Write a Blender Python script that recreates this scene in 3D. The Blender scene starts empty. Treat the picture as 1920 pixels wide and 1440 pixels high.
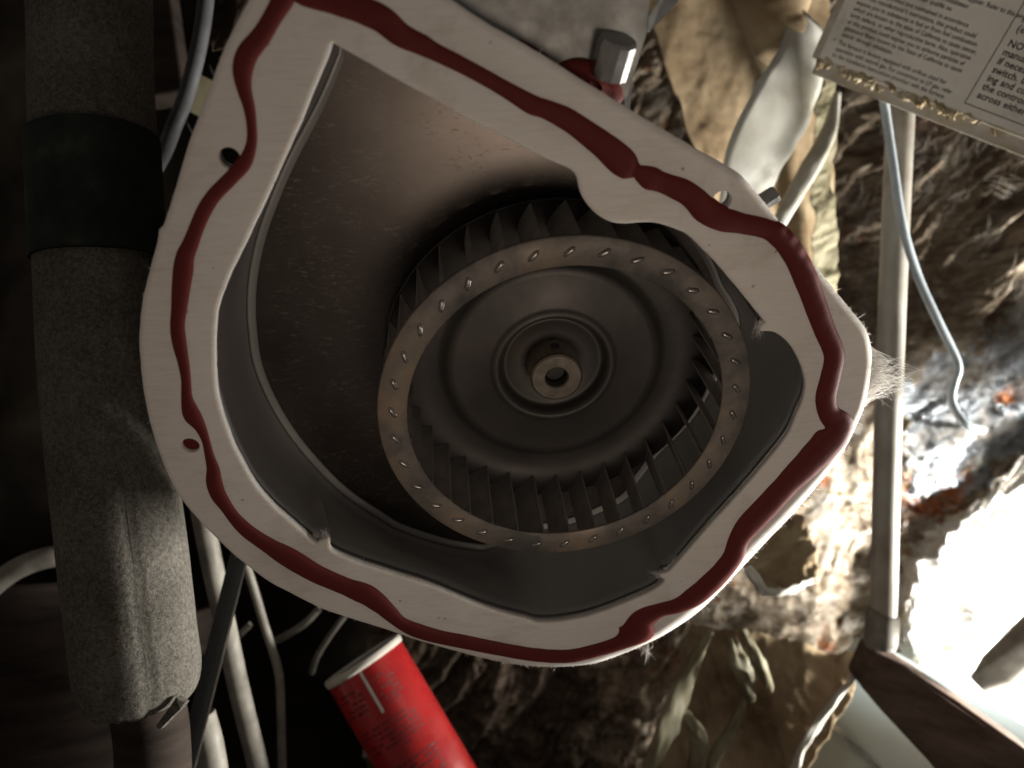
import bpy, bmesh, math, random
import numpy as np
from mathutils import Vector, Matrix
from mathutils.geometry import tessellate_polygon
random.seed(7); RNG = np.random.default_rng(11)
S = bpy.context.scene
COL = S.collection

# ---------------------------------------------------------------- camera
F = 1480.0
cam = bpy.data.cameras.new('camera'); cam_o = bpy.data.objects.new('camera', cam)
COL.objects.link(cam_o); S.camera = cam_o
cam.sensor_width = 36.0; cam.lens = F / 1920 * 36.0
cam.clip_start = 0.01; cam.clip_end = 50
cam_o.location = (0, 0, 0); cam_o.rotation_euler = (math.radians(90), 0, 0)
cam.dof.use_dof = True; cam.dof.focus_distance = 0.335; cam.dof.aperture_fstop = 8.5
# ---------------------------------------------------------------- world + lamps
w = bpy.data.worlds.new('World'); S.world = w; w.use_nodes = True
w.node_tree.nodes['Background'].inputs[0].default_value = (1.0, 0.86, 0.75, 1)
w.node_tree.nodes['Background'].inputs[1].default_value = 0.092
def area(name, loc, target, size, power, col):
    l = bpy.data.lights.new(name, 'AREA'); l.shape = 'DISK'; l.size = size; l.energy = power; l.color = col
    o = bpy.data.objects.new(name, l); COL.objects.link(o); o.location = loc
    o.rotation_euler = (Vector(target) - Vector(loc)).to_track_quat('-Z', 'Y').to_euler(); return o
area('daylight_from_opening', (0.70, 0.572, -0.24), (0.1, 0.5, -0.1), 0.16, 22.0, (1.0, 0.96, 0.88))
d2 = area('insulation_fill', (0.58, 0.20, -0.09), (0.485, 0.67, -0.150), 0.10, 3.2, (1.0, 1.0, 0.96)); d2.data.spread = math.radians(33)  # added lamp on the camera side, imitates a sun patch on the insulation
fl = area('blower_fill', (0.12, -0.12, -0.30), (0.03, 0.31, 0.02), 0.18, 0.064, (1.0, 0.82, 0.66)); fl.data.spread = math.radians(66)  # fill lamp added below the camera, spread narrowed to the blower
S.view_settings.view_transform = 'Standard'; S.view_settings.look = 'None'
S.view_settings.exposure = 0.0; S.view_settings.gamma = 1.0
S.cycles.max_bounces = 6; S.cycles.use_denoising = True

# ---------------------------------------------------------------- helpers
def W(px, py, Y):
    return np.array([(px - 960) / F * Y, Y, (720 - py) / F * Y])
def tag(o, label=None, cat=None, group=None, kind=None):
    if label: o['label'] = label
    if cat: o['category'] = cat
    if group: o['group'] = group
    if kind: o['kind'] = kind
    return o
def empty(name, loc=(0, 0, 0)):
    o = bpy.data.objects.new(name, None); COL.objects.link(o); o.location = loc; o.empty_display_size = .02; return o
def mesh_obj(name, V, Fc, mat, parent=None, smooth=False, uv=None):
    me = bpy.data.meshes.new(name)
    me.from_pydata([tuple(map(float, v)) for v in V], [], [tuple(map(int, f)) for f in Fc]); me.update()
    if mat: me.materials.append(mat)
    if smooth: me.polygons.foreach_set('use_smooth', [True] * len(me.polygons))
    o = bpy.data.objects.new(name, me); COL.objects.link(o)
    if parent: o.parent = parent
    return o
def link_mesh(name, me, parent=None):
    o = bpy.data.objects.new(name, me); COL.objects.link(o)
    if parent: o.parent = parent
    return o
def grid_faces(nu, nv, wrap_u=False, wrap_v=False):
    i = np.arange(nu if wrap_u else nu - 1); j = np.arange(nv if wrap_v else nv - 1)
    I, J = np.meshgrid(i, j, indexing='ij')
    a = I * nv + J; b = ((I + 1) % nu) * nv + J; c = ((I + 1) % nu) * nv + (J + 1) % nv; d = I * nv + (J + 1) % nv
    return np.stack([a, b, c, d], -1).reshape(-1, 4)
def catmull(P, n, closed=False):
    P = np.asarray(P, float); m = len(P)
    if closed: Q = np.vstack([P[-1], P, P[0], P[1]]); segs = m
    else: Q = np.vstack([2 * P[0] - P[1], P, 2 * P[-1] - P[-2]]); segs = m - 1
    out = []
    for s in range(segs):
        p0, p1, p2, p3 = Q[s:s + 4]
        for k in range(12):
            t = k / 12
            out.append(.5 * (2 * p1 + (p2 - p0) * t + (2 * p0 - 5 * p1 + 4 * p2 - p3) * t * t + (3 * p1 - p0 - 3 * p2 + p3) * t ** 3))
    if not closed: out.append(P[-1])
    return resample(np.array(out), n, closed)
def resample(P, n, closed=False):
    P = np.asarray(P, float)
    if closed: P = np.vstack([P, P[0]])
    s = np.r_[0, np.cumsum(np.linalg.norm(np.diff(P[:, :3], axis=0), axis=1))]
    t = np.linspace(0, s[-1], n + 1)[:-1] if closed else np.linspace(0, s[-1], n)
    return np.stack([np.interp(t, s, P[:, k]) for k in range(P.shape[1])], 1)
def tube(path, r, sides=12, cap=True):
    """path (n,3); r scalar or (n,)"""
    P = np.asarray(path, float); n = len(P); r = np.broadcast_to(r, (n,))
    T = np.gradient(P, axis=0); T /= np.linalg.norm(T, axis=1)[:, None] + 1e-12
    up = np.array([0, 0, 1.]) if abs(T[0][2]) < .9 else np.array([0, 1., 0])
    V = []
    N = np.cross(T[0], up); N /= np.linalg.norm(N)
    for i in range(n):
        N = N - T[i] * (N @ T[i]); N /= np.linalg.norm(N); B = np.cross(T[i], N)
        for k in range(sides):
            a = 2 * math.pi * k / sides
            V.append(P[i] + r[i] * (N * math.cos(a) + B * math.sin(a)))
    Fc = [list(f) for f in grid_faces(n, sides, wrap_v=True)]
    if cap: Fc += [list(range(sides))[::-1], [(n - 1) * sides + k for k in range(sides)]]
    return np.array(V), Fc
def box_between(a, b, width_dir, wdt, thick):
    """rectangular bar from a to b; width along width_dir, thickness across both"""
    a, b = np.asarray(a, float), np.asarray(b, float); t = b - a; t /= np.linalg.norm(t)
    wd = np.asarray(width_dir, float); wd = wd - t * (wd @ t); wd /= np.linalg.norm(wd); th = np.cross(t, wd)
    V = [p + sx * wd * wdt / 2 + sy * th * thick / 2 for p in (a, b) for sx, sy in ((-1, -1), (1, -1), (1, 1), (-1, 1))]
    return V, [(0, 1, 2, 3), (7, 6, 5, 4), (0, 4, 5, 1), (1, 5, 6, 2), (2, 6, 7, 3), (3, 7, 4, 0)]
def bevel(o, wdt, seg=2):
    m = o.modifiers.new('bevel', 'BEVEL'); m.width = wdt; m.segments = seg; m.limit_method = 'ANGLE'; return o
# vectorised value noise
_T = RNG.random((64, 64, 64))
def vnoise(x, y, z):
    x, y, z = np.broadcast_arrays(x, y, z)
    xi, yi, zi = np.floor(x).astype(int), np.floor(y).astype(int), np.floor(z).astype(int)
    fx, fy, fz = x - xi, y - yi, z - zi
    fx, fy, fz = [f * f * (3 - 2 * f) for f in (fx, fy, fz)]
    g = lambda a, b, c: _T[(xi + a) & 63, (yi + b) & 63, (zi + c) & 63]
    l = lambda a, b, t: a + (b - a) * t
    return l(l(l(g(0, 0, 0), g(1, 0, 0), fx), l(g(0, 1, 0), g(1, 1, 0), fx), fy),
             l(l(g(0, 0, 1), g(1, 0, 1), fx), l(g(0, 1, 1), g(1, 1, 1), fx), fy), fz) * 2 - 1
def fbm(x, y, z=0., o=4, ridged=False):
    v = 0; a = 1; tot = 0
    for k in range(o):
        n = vnoise(x * 2 ** k + 17.3 * k, y * 2 ** k + 5.1 * k, np.asarray(z) * 2 ** k + 9.7 * k)
        v = v + a * ((1 - 2 * np.abs(n)) if ridged else n); tot += a; a *= .5
    return v / tot

# ---------------------------------------------------------------- materials
def mat(name):
    m = bpy.data.materials.new(name); m.use_nodes = True
    nt = m.node_tree; return m, nt, nt.nodes['Principled BSDF']
def N(nt, typ, **kw):
    n = nt.nodes.new(typ)
    for k, v in kw.items():
        if k.startswith('i_'): n.inputs[k[2:].replace('_', ' ')].default_value = v
        else: setattr(n, k, v)
    return n
def ramp(nt, src, stops):
    r = nt.nodes.new('ShaderNodeValToRGB'); nt.links.new(src, r.inputs[0])
    e = r.color_ramp.elements
    while len(e) < len(stops): e.new(.5)
    for el, (p, c) in zip(e, stops): el.position = p; el.color = (*c, 1) if len(c) == 3 else c
    return r.outputs[0]
def noisy(name, stops, scale=40, detail=6, rough=(.7, .9), metallic=0, bump=0, bscale=None, stretch=(1, 1, 1), rscale=None, dist=0, bdist=.001, rotate=(0, 0, 0)):
    """base colour through a ramp of noise; roughness noise; optional bump"""
    m, nt, b = mat(name); L = nt.links
    tc = N(nt, 'ShaderNodeTexCoord'); mp = N(nt, 'ShaderNodeMapping'); mp.inputs['Scale'].default_value = stretch; mp.inputs['Rotation'].default_value = rotate
    L.new(tc.outputs['Object'], mp.inputs[0])
    n1 = N(nt, 'ShaderNodeTexNoise', i_Scale=scale, i_Detail=detail, i_Roughness=.62, i_Distortion=dist); L.new(mp.outputs[0], n1.inputs[0])
    L.new(ramp(nt, n1.outputs[0], stops), b.inputs['Base Color'])
    n2 = N(nt, 'ShaderNodeTexNoise', i_Scale=rscale or scale * 1.7, i_Detail=4.0); L.new(mp.outputs[0], n2.inputs[0])
    mr = N(nt, 'ShaderNodeMapRange'); mr.inputs[1].default_value = .3; mr.inputs[2].default_value = .7
    mr.inputs[3].default_value = rough[0]; mr.inputs[4].default_value = rough[1]
    L.new(n2.outputs[0], mr.inputs[0]); L.new(mr.outputs[0], b.inputs['Roughness'])
    b.inputs['Metallic'].default_value = metallic
    if rough[0] >= .7: b.inputs['Specular IOR Level'].default_value = .12
    if bump:
        n3 = N(nt, 'ShaderNodeTexNoise', i_Scale=bscale or scale * 3, i_Detail=5.0); L.new(mp.outputs[0], n3.inputs[0])
        bp = N(nt, 'ShaderNodeBump', i_Strength=bump, i_Distance=bdist); L.new(n3.outputs[0], bp.inputs['Height']); L.new(bp.outputs[0], b.inputs['Normal'])
    return m
M = {}
# white ceramic-fibre gasket: faint laid fibres, soft
def gasket_mat():
    m, nt, b = mat('ceramic_fibre'); L = nt.links
    tc = N(nt, 'ShaderNodeTexCoord')
    mp = N(nt, 'ShaderNodeMapping'); mp.inputs['Scale'].default_value = (18, 150, 40); mp.inputs['Rotation'].default_value = (0, 0, .12); L.new(tc.outputs['Object'], mp.inputs[0])
    n1 = N(nt, 'ShaderNodeTexNoise', i_Scale=5.0, i_Detail=6.0, i_Roughness=.7, i_Distortion=.6); L.new(mp.outputs[0], n1.inputs[0])
    n2 = N(nt, 'ShaderNodeTexNoise', i_Scale=26.0, i_Detail=5.0); L.new(tc.outputs['Object'], n2.inputs[0])
    mx = N(nt, 'ShaderNodeMath', operation='ADD'); L.new(n1.outputs[0], mx.inputs[0]); L.new(n2.outputs[0], mx.inputs[1])
    h = N(nt, 'ShaderNodeMath', operation='MULTIPLY'); h.inputs[1].default_value = .5; L.new(mx.outputs[0], h.inputs[0])
    mxs = N(nt, 'ShaderNodeMixRGB', blend_type='MULTIPLY'); mxs.inputs[0].default_value = 1
    L.new(ramp(nt, h.outputs[0], [(.34, (.70, .65, .59)), (.47, (.81, .77, .72)), (.66, (.87, .845, .80))]), mxs.inputs[1])
    n5 = N(nt, 'ShaderNodeTexNoise', i_Scale=15.0, i_Detail=7.0, i_Roughness=.7, i_Distortion=.7); L.new(tc.outputs['Object'], n5.inputs[0])
    n6 = N(nt, 'ShaderNodeTexVoronoi', i_Scale=95.0); L.new(tc.outputs['Object'], n6.inputs[0])
    L.new(ramp(nt, n5.outputs[0], [(.30, (.80, .78, .75)), (.46, (1, 1, 1))]), mxs.inputs[2])
    mxt = N(nt, 'ShaderNodeMixRGB', blend_type='MULTIPLY'); mxt.inputs[0].default_value = 1; L.new(mxs.outputs[0], mxt.inputs[1])
    L.new(ramp(nt, n6.outputs['Distance'], [(.035, (.55, .50, .44)), (.075, (1, 1, 1))]), mxt.inputs[2]); L.new(mxt.outputs[0], b.inputs['Base Color'])
    b.inputs['Roughness'].default_value = .95
    b.inputs['Specular IOR Level'].default_value = .15
    b.inputs['Subsurface Weight'].default_value = .35; b.inputs['Subsurface Radius'].default_value = (.004, .0033, .0026); b.inputs['Subsurface Scale'].default_value = .6
    bp = N(nt, 'ShaderNodeBump', i_Strength=.35, i_Distance=.0008); L.new(n1.outputs[0], bp.inputs['Height'])
    bp2 = N(nt, 'ShaderNodeBump', i_Strength=.35, i_Distance=.002); L.new(n2.outputs[0], bp2.inputs['Height']); L.new(bp.outputs[0], bp2.inputs['Normal']); L.new(bp2.outputs[0], b.inputs['Normal'])
    return m
M['gasket'] = gasket_mat()
def silicone_mat():
    m, nt, b = mat('red_silicone')
    b.inputs['Base Color'].default_value = (.125, .019, .017, 1); b.inputs['Roughness'].default_value = .68
    b.inputs['Specular IOR Level'].default_value = .2
    tc = N(nt, 'ShaderNodeTexCoord'); n = N(nt, 'ShaderNodeTexNoise', i_Scale=130.0, i_Detail=3.0); nt.links.new(tc.outputs['Object'], n.inputs[0])
    bp = N(nt, 'ShaderNodeBump', i_Strength=.07, i_Distance=.002); nt.links.new(n.outputs[0], bp.inputs['Height']); nt.links.new(bp.outputs[0], b.inputs['Normal'])
    return m
M['silicone'] = silicone_mat()
M['wall_metal'] = noisy('scroll_steel', [(.3, (.34, .34, .335)), (.55, (.44, .435, .425)), (.75, (.50, .485, .465))], 14, 7, (.38, .52), .2, .12, 60)
def back_mat():
    """dusty oily galvanised sheet: smooth steel, streaks of dust grains along the draw direction"""
    m, nt, b = mat('back_plate_steel'); L = nt.links
    tc = N(nt, 'ShaderNodeTexCoord')
    mp = N(nt, 'ShaderNodeMapping'); mp.inputs['Scale'].default_value = (160, 480, 1); mp.inputs['Rotation'].default_value = (0, 0, -.1); L.new(tc.outputs['Object'], mp.inputs[0])
    n1 = N(nt, 'ShaderNodeTexNoise', i_Scale=1.6, i_Detail=5.0, i_Roughness=.6, i_Distortion=1.1); L.new(mp.outputs[0], n1.inputs[0])
    n2 = N(nt, 'ShaderNodeTexNoise', i_Scale=16.0, i_Detail=5.0); L.new(tc.outputs['Object'], n2.inputs[0])
    n3 = N(nt, 'ShaderNodeTexNoise', i_Scale=90.0, i_Detail=5.0); L.new(tc.outputs['Object'], n3.inputs[0])
    grains = ramp(nt, n1.outputs[0], [(.54, (0, 0, 0)), (.72, (1, 1, 1))])
    zone = ramp(nt, n3.outputs[0], [(.36, (0, 0, 0)), (.6, (1, 1, 1))])
    dust = N(nt, 'ShaderNodeMath', operation='MULTIPLY'); L.new(grains, dust.inputs[0]); L.new(zone, dust.inputs[1])
    dk = N(nt, 'ShaderNodeMath', operation='MULTIPLY'); dk.inputs[1].default_value = .45; L.new(dust.outputs[0], dk.inputs[0])
    base = ramp(nt, n2.outputs[0], [(.3, (.085, .074, .067)), (.52, (.125, .106, .094)), (.75, (.165, .148, .132))])
    mix = N(nt, 'ShaderNodeMixRGB'); L.new(dk.outputs[0], mix.inputs[0]); L.new(base, mix.inputs[1]); mix.inputs[2].default_value = (.30, .265, .225, 1)
    L.new(mix.outputs[0], b.inputs['Base Color'])
    mt = N(nt, 'ShaderNodeMapRange'); mt.inputs[3].default_value = .8; mt.inputs[4].default_value = .25; L.new(dk.outputs[0], mt.inputs[0]); L.new(mt.outputs[0], b.inputs['Metallic'])
    mr = N(nt, 'ShaderNodeMapRange'); mr.inputs[3].default_value = .30; mr.inputs[4].default_value = .75; L.new(dk.outputs[0], mr.inputs[0]); L.new(mr.outputs[0], b.inputs['Roughness'])
    return m
M['back'] = back_mat()
M['ring'] = noisy('rusty_ring_steel', [(.36, (.10, .094, .086)), (.48, (.19, .170, .148)), (.58, (.27, .215, .162)), (.72, (.36, .255, .17))], 30, 8, (.4, .7), .25, .2, 240, dist=.4)
M['disc'] = noisy('wheel_steel', [(.3, (.062, .058, .055)), (.6, (.092, .084, .078)), (.8, (.125, .102, .082))], 22, 7, (.42, .55), .5, .1, 160)
M['blade'] = noisy('blade_steel', [(.35, (.34, .32, .30)), (.55, (.50, .455, .41)), (.72, (.56, .45, .36))], 70, 7, (.35, .6), .25, .2, 300)
M['tab'] = noisy('bright_tab_steel', [(.3, (.30, .28, .26)), (.7, (.52, .49, .45))], 200, 3, (.2, .4), .95)
M['hub'] = noisy('machined_steel', [(.3, (.22, .19, .155)), (.7, (.32, .28, .23))], 120, 4, (.25, .4), .85)
M['dark_steel'] = noisy('dark_steel', [(.3, (.05, .05, .05)), (.7, (.09, .085, .08))], 80, 4, (.35, .5), .8)
M['seam'] = noisy('seam_highlight_steel', [(.3, (.40, .29, .17)), (.7, (.62, .47, .28))], 60, 5, (.25, .4), .3)  # warm golden colour paints the highlight along the seam ridge
M['chrome'] = noisy('plated_steel', [(.3, (.38, .37, .35)), (.7, (.55, .54, .52))], 60, 3, (.16, .28), 1.0)
M['galv'] = noisy('stained_galvanised_sheet', [(.30, (.10, .095, .08)), (.37, (.26, .26, .245)), (.55, (.34, .345, .335)), (.75, (.40, .41, .40))], 60, 9, (.4, .6), .7, .08, 200)

# ================================================================ the blower (local frame: u right, v up, n towards the viewer)
_a, _b = math.radians(31.1495), math.radians(6.1489)
BN = np.array([math.sin(_b) * math.cos(_a), -math.cos(_b) * math.cos(_a), -math.sin(_a)])
BU = np.array([1., 0, 0]) - BN * BN[0]; BU /= np.linalg.norm(BU)
BV = np.cross(BN, BU)
BC = W(1062.3, 775.5, 0.32)
def LP(px, py, z=0.):
    r = np.array([(px - 960) / F, 1, (720 - py) / F]); o = BC + BN * z
    q = r * ((o @ BN) / (r @ BN)) - BC
    return np.array([q @ BU, q @ BV])
blower = empty('draft_blower')
blower.matrix_world = Matrix(((BU[0], BV[0], BN[0], BC[0]), (BU[1], BV[1], BN[1], BC[1]), (BU[2], BV[2], BN[2], BC[2]), (0, 0, 0, 1)))
tag(blower, 'draft blower with squirrel-cage fan wheel, white fibre gasket and wavy red silicone bead', 'blower')
ZG = 0.007
OUTER = [(552, -150), (500, -75), (465, 0), (425, 85), (395, 165), (360, 255), (330, 350), (307, 421), (297, 431), (298, 446), (283, 500), (268, 560), (262, 620), (263, 660), (270, 725), (280, 780), (295, 835), (313, 880), (340, 930), (375, 975), (410, 1010), (450, 1047), (500, 1085), (545, 1110), (600, 1137), (660, 1158), (720, 1177), (780, 1198), (840, 1216), (900, 1233), (960, 1246), (1010, 1251), (1060, 1252), (1120, 1246), (1170, 1230), (1210, 1214), (1250, 1195), (1300, 1163), (1350, 1118), (1400, 1064), (1450, 1010), (1500, 955), (1550, 893), (1580, 850), (1605, 800), (1622, 755), (1632, 700), (1634, 660), (1627, 625), (1617, 607), (1600, 585), (1573, 552), (1540, 513), (1505, 474), (1462, 418), (1424, 369), (1405, 345), (1386, 326), (1348, 303), (1307, 280), (1280, 263), (1173, 200), (1107, 160), (1023, 108), (973, 77), (923, 47), (873, 17), (800, -30), (700, -93), (620, -140)]
INNER = [(622, 89), (624.5, 83.5), (625.5, 83.5), (630, 86), (700, 125), (775, 166), (869, 219), (962, 266), (1030, 300), (1070, 318), (1081, 332), (1085, 353), (1093, 373), (1113, 397), (1140, 415), (1170, 421), (1217, 418), (1248, 424), (1290, 441), (1321, 472), (1383, 541), (1429, 599), (1434, 606), (1424, 614), (1426, 622), (1453, 625), (1480, 647), (1500, 683), (1509, 713), (1507, 747), (1493, 779), (1473, 822), (1424, 883), (1370, 943), (1315, 1005), (1262, 1066), (1250, 1075), (1236, 1080), (1247, 1090), (1218, 1112), (1140, 1144), (1093, 1159), (1046, 1167), (1009, 1167), (984, 1160), (921, 1144), (859, 1119), (796, 1094), (734, 1075), (671, 1055), (624, 1034), (617, 1012), (601, 1014), (592, 1018), (565, 995), (515, 950), (477, 905), (447, 852), (430, 810), (417, 775), (409, 730), (405, 667), (408, 590), (423, 540), (450, 480), (500, 375), (560, 240), (600, 145)]
def smooth_poly(pix, z, n, corner=()):
    P = np.array([LP(x, y, z) for x, y in pix])
    return catmull(P, n, True)
def normals2(P):
    T = np.roll(P, -1, 0) - np.roll(P, 1, 0); T /= np.linalg.norm(T, axis=1)[:, None]
    Nn = np.stack([-T[:, 1], T[:, 0]], 1)          # left of travel
    A = .5 * np.sum(P[:, 0] * np.roll(P[:, 1], -1) - P[:, 1] * np.roll(P[:, 0], -1))
    return Nn if A > 0 else -Nn                      # inward
def smoothn(Nn, k=4):
    for _ in range(k): Nn = (np.roll(Nn, 1, 0) + 2 * Nn + np.roll(Nn, -1, 0)) / 4
    return Nn / np.linalg.norm(Nn, axis=1)[:, None]
NO, NI = 420, 420
GO = smooth_poly(OUTER, ZG - .002, NO); GI = smooth_poly(INNER, ZG, NI)
_i = np.arange(NO)
GO += smoothn(normals2(GO), 6) * (.00028 * vnoise(_i * .12, 2.2, 0.) + .00010 * vnoise(_i * .6, 7.2, 0.))[:, None]
GI += smoothn(normals2(GI), 6) * (.00022 * vnoise(_i * .15, 4.2, 0.) + .00008 * vnoise(_i * .7, 1.2, 0.))[:, None]
HOLES = [(430, 297, .0036), (357, 836, .0035), (1354, 377, .0036)]
def hole_ring(px, py, r, z, n=20):
    c0 = LP(px, py, z); a = np.linspace(0, 2 * np.pi, n, endpoint=False)
    return c0 + r * np.stack([np.cos(a), np.sin(a)], 1)
def build_gasket():
    no = smoothn(normals2(GO), 10); ni = smoothn(normals2(GI), 4)
    # the soft edge is pressed over the flange; widest roll along the lower right
    ang = np.arctan2(GO[:, 1], GO[:, 0])
    k = np.exp(-((np.angle(np.exp(1j * (ang + .95)))) / .75) ** 2)
    wroll = .0022 + .0075 * k; drop = .0012 + .0030 * k
    V = []; Fc = []
    rings = []
    def add(P, z):
        z = np.broadcast_to(z, (len(P),)); i0 = len(V)
        V.extend([(p[0], p[1], zz) for p, zz in zip(P, z)]); rings.append(i0); return i0
    r0 = add(GO + no * .0008, ZG - .0027 - drop * .4)
    r1 = add(GO, ZG - .0018 - drop * .6)
    steps = [(0.03, 1.0), (.15, .80), (.35, .47), (.6, .20), (.85, .04), (1.0, 0), (1.12, 0)]
    last = r1; allr = [r0, r1]
    for t, d in steps:
        allr.append(add(GO + no * (wroll * t)[:, None], ZG - drop * d))
    for a, b in zip(allr[:-1], allr[1:]):
        for i in range(NO):
            j = (i + 1) % NO; Fc.append((a + i, a + j, b + j, b + i))
    li = [add(GI - ni * .0018, ZG), add(GI - ni * .0006, ZG), add(GI - ni * .0002, ZG - .0003), add(GI, ZG - .0011), add(GI - ni * .0002, ZG - .0026)]
    for a, b in zip(li[:-1], li[1:]):
        for i in range(NI):
            j = (i + 1) % NI; Fc.append((a + i, b + i, b + j, a + j))
    hr = []
    for px, py, r in HOLES:
        P = hole_ring(px, py, r, ZG); q = hole_ring(px, py, r * .93, ZG)
        h = [add(P, ZG), add(q, ZG - .0006), add(q, ZG - .0026)]
        for a, b in zip(h[:-1], h[1:]):
            for i in range(20):
                j = (i + 1) % 20; Fc.append((a + i, b + i, b + j, a + j))
        hr.append((h[0], 20))
    loops = [(allr[-1], NO), (li[0], NI)] + hr
    idx = [i0 + k for i0, n in loops for k in range(n)]
    tess = tessellate_polygon([[Vector((V[i0 + k][0], V[i0 + k][1], 0)) for k in range(n)] for i0, n in loops])
    nsm = len(Fc)
    for t in tess: Fc.append(tuple(idx[i] for i in t))
    me = bpy.data.meshes.new('gasket'); me.from_pydata(V, [], Fc)
    bm = bmesh.new(); bm.from_mesh(me); bmesh.ops.recalc_face_normals(bm, faces=bm.faces)
    bm.normal_update()
    if sum(f.normal.z * f.calc_area() for f in bm.faces) < 0: bmesh.ops.reverse_faces(bm, faces=bm.faces)
    bm.faces.ensure_lookup_table()
    for f in bm.faces: f.smooth = f.index < nsm
    bm.to_mesh(me); bm.free(); me.materials.append(M['gasket'])
    return link_mesh('gasket', me, blower)
gasket = build_gasket(); gasket['label'] = 'white fibre gasket with torn fuzzy edge'
# ---- flange plate behind the gasket
def plate_with_hole(name, Po, Pi, z0, z1, m, holes=()):
    V = [(*p, z0) for p in Po] + [(*p, z1) for p in Po] + [(*p, z0) for p in Pi] + [(*p, z1) for p in Pi]
    no_, ni_ = len(Po), len(Pi); Fc = []
    for i in range(no_): j = (i + 1) % no_; Fc.append((i, j, no_ + j, no_ + i))
    o2 = 2 * no_
    for i in range(ni_): j = (i + 1) % ni_; Fc.append((o2 + j, o2 + i, o2 + ni_ + i, o2 + ni_ + j))
    hidx = []
    for c0, r in holes:
        b = len(V); a = np.linspace(0, 2 * np.pi, 20, endpoint=False)
        P = [(c0[0] + r * math.cos(t), c0[1] + r * math.sin(t)) for t in a]
        V += [(*p, z0) for p in P] + [(*p, z1) for p in P]
        for i in range(20): j = (i + 1) % 20; Fc.append((b + j, b + i, b + 20 + i, b + 20 + j))
        hidx.append(b)
    for zt, oo, oi, hh in ((z0, 0, o2, 0), (z1, no_, o2 + ni_, 20)):
        loops = [list(range(oo, oo + no_)), list(range(oi, oi + ni_))] + [list(range(b + hh, b + hh + 20)) for b in hidx]
        idx = sum(loops, [])
        for t in tessellate_polygon([[Vector((V[i][0], V[i][1], 0)) for i in lp] for lp in loops]):
            tr = [idx[i] for i in t]; Fc.append(tuple(tr))
    me = bpy.data.meshes.new(name); me.from_pydata(V, [], Fc); bm = bmesh.new(); bm.from_mesh(me)
    bmesh.ops.recalc_face_normals(bm, faces=bm.faces); bm.to_mesh(me); bm.free(); me.materials.append(m)
    return link_mesh(name, me, blower)
no_ = smoothn(normals2(GO), 10)
FO = GO + no_ * .0004; FI = GI - smoothn(normals2(GI), 20) * .0016
plate_with_hole('flange', FO, FI, ZG - .0050, ZG - .0066, M['galv'], [(LP(x, y, ZG), r * 1.05) for x, y, r in HOLES if x != 357])
# ---- scroll wall and back plate
ZB = -.052
BEAD = [(641, 91), (600, 187), (541, 300), (503, 391), (484, 450), (472, 510), (468, 560), (470, 613), (480, 680), (507, 747), (547, 813), (600, 877), (652, 926), (715, 968), (752, 989), (836, 1016), (919, 1029), (961, 1033), (1010, 1037)]
NS = 360
TH = np.linspace(-np.pi, np.pi, NS, endpoint=False)
def polar_of(P):
    ang = np.unwrap(np.arctan2(P[:, 1], P[:, 0])); r = np.linalg.norm(P, axis=1)
    rr = np.zeros(NS)
    Q = np.vstack([P, P[:1]])
    for i, t in enumerate(TH):
        d = np.array([math.cos(t), math.sin(t)]); best = 0
        A = Q[:-1]; E_ = Q[1:] - Q[:-1]
        den = d[0] * E_[:, 1] - d[1] * E_[:, 0]; den = np.where(abs(den) < 1e-12, 1e-12, den)
        s = (A[:, 0] * E_[:, 1] - A[:, 1] * E_[:, 0]) / den; k = (A[:, 0] * d[1] - A[:, 1] * d[0]) / den
        ok = (k >= 0) & (k <= 1) & (s > 0); rr[i] = s[ok].max() if ok.any() else .1
    return rr
rF = polar_of(FI) + .001
Bp = np.array([LP(x, y, ZB) for x, y in BEAD]); Bp = catmull(Bp, 200)
bang = np.arctan2(Bp[:, 1], Bp[:, 0]); brad = np.linalg.norm(Bp, axis=1)
bang_u = np.mod(bang, 2 * np.pi); o_ = np.argsort(bang_u)
lo, hi = bang_u.min(), bang_u.max()
thu = np.mod(TH, 2 * np.pi)
rB = np.interp(thu, bang_u[o_], brad[o_])
free = np.minimum(rF - .010, .115); free = np.maximum(free, .082)
wB = np.clip(np.minimum((thu - lo) / .03 + 1, (hi - thu) / .25), 0, 1)
# towards the outlet (upper edge) the sheet runs on under the gasket
outl = ((thu > .9) & (thu <= lo + .35))
free = np.where(outl, rF + .004, free)
for _ in range(6): free = (np.roll(free, 1) + 2 * free + np.roll(free, -1)) / 4
rB = wB * rB + (1 - wB) * free
D = np.stack([np.cos(TH), np.sin(TH)], 1)
prof = [('F', 0, ZG - .0030), ('F', 0, ZG - .011), ('M', .35, -.022), ('B', .0035, ZB + .0065), ('B', .0019, ZB + .0022), ('B', .0012, ZB + .0007), ('B', .0006, ZB + .0009), ('B', 0, ZB + .0013), ('B', -.0007, ZB + .0009), ('B', -.0014, ZB + .0003), ('B', -.0026, ZB)]
V = []; 
for kind, off, z in prof:
    r = rF if kind == 'F' else (rB + off if kind == 'B' else rF * (1 - off) + (rB + .005) * off)
    V += [(*(D[i] * r[i]), z) for i in range(NS)]
Fc = [tuple(f[::-1]) for f in grid_faces(len(prof), NS, wrap_v=True)]
scroll = mesh_obj('scroll_wall', V, Fc, M['wall_metal'], blower, True)
so = scroll.modifiers.new('t', 'SOLIDIFY'); so.thickness = .0009; so.offset = 1
V = [(*(D[i] * (rB[i] - .0024)), ZB + .00002) for i in range(NS)]
Fc = [tuple(range(NS))]
bp = mesh_obj('back_plate', V, Fc, M['back'], blower)
so = bp.modifiers.new('t', 'SOLIDIFY'); so.thickness = .0009; so.offset = -1
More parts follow.
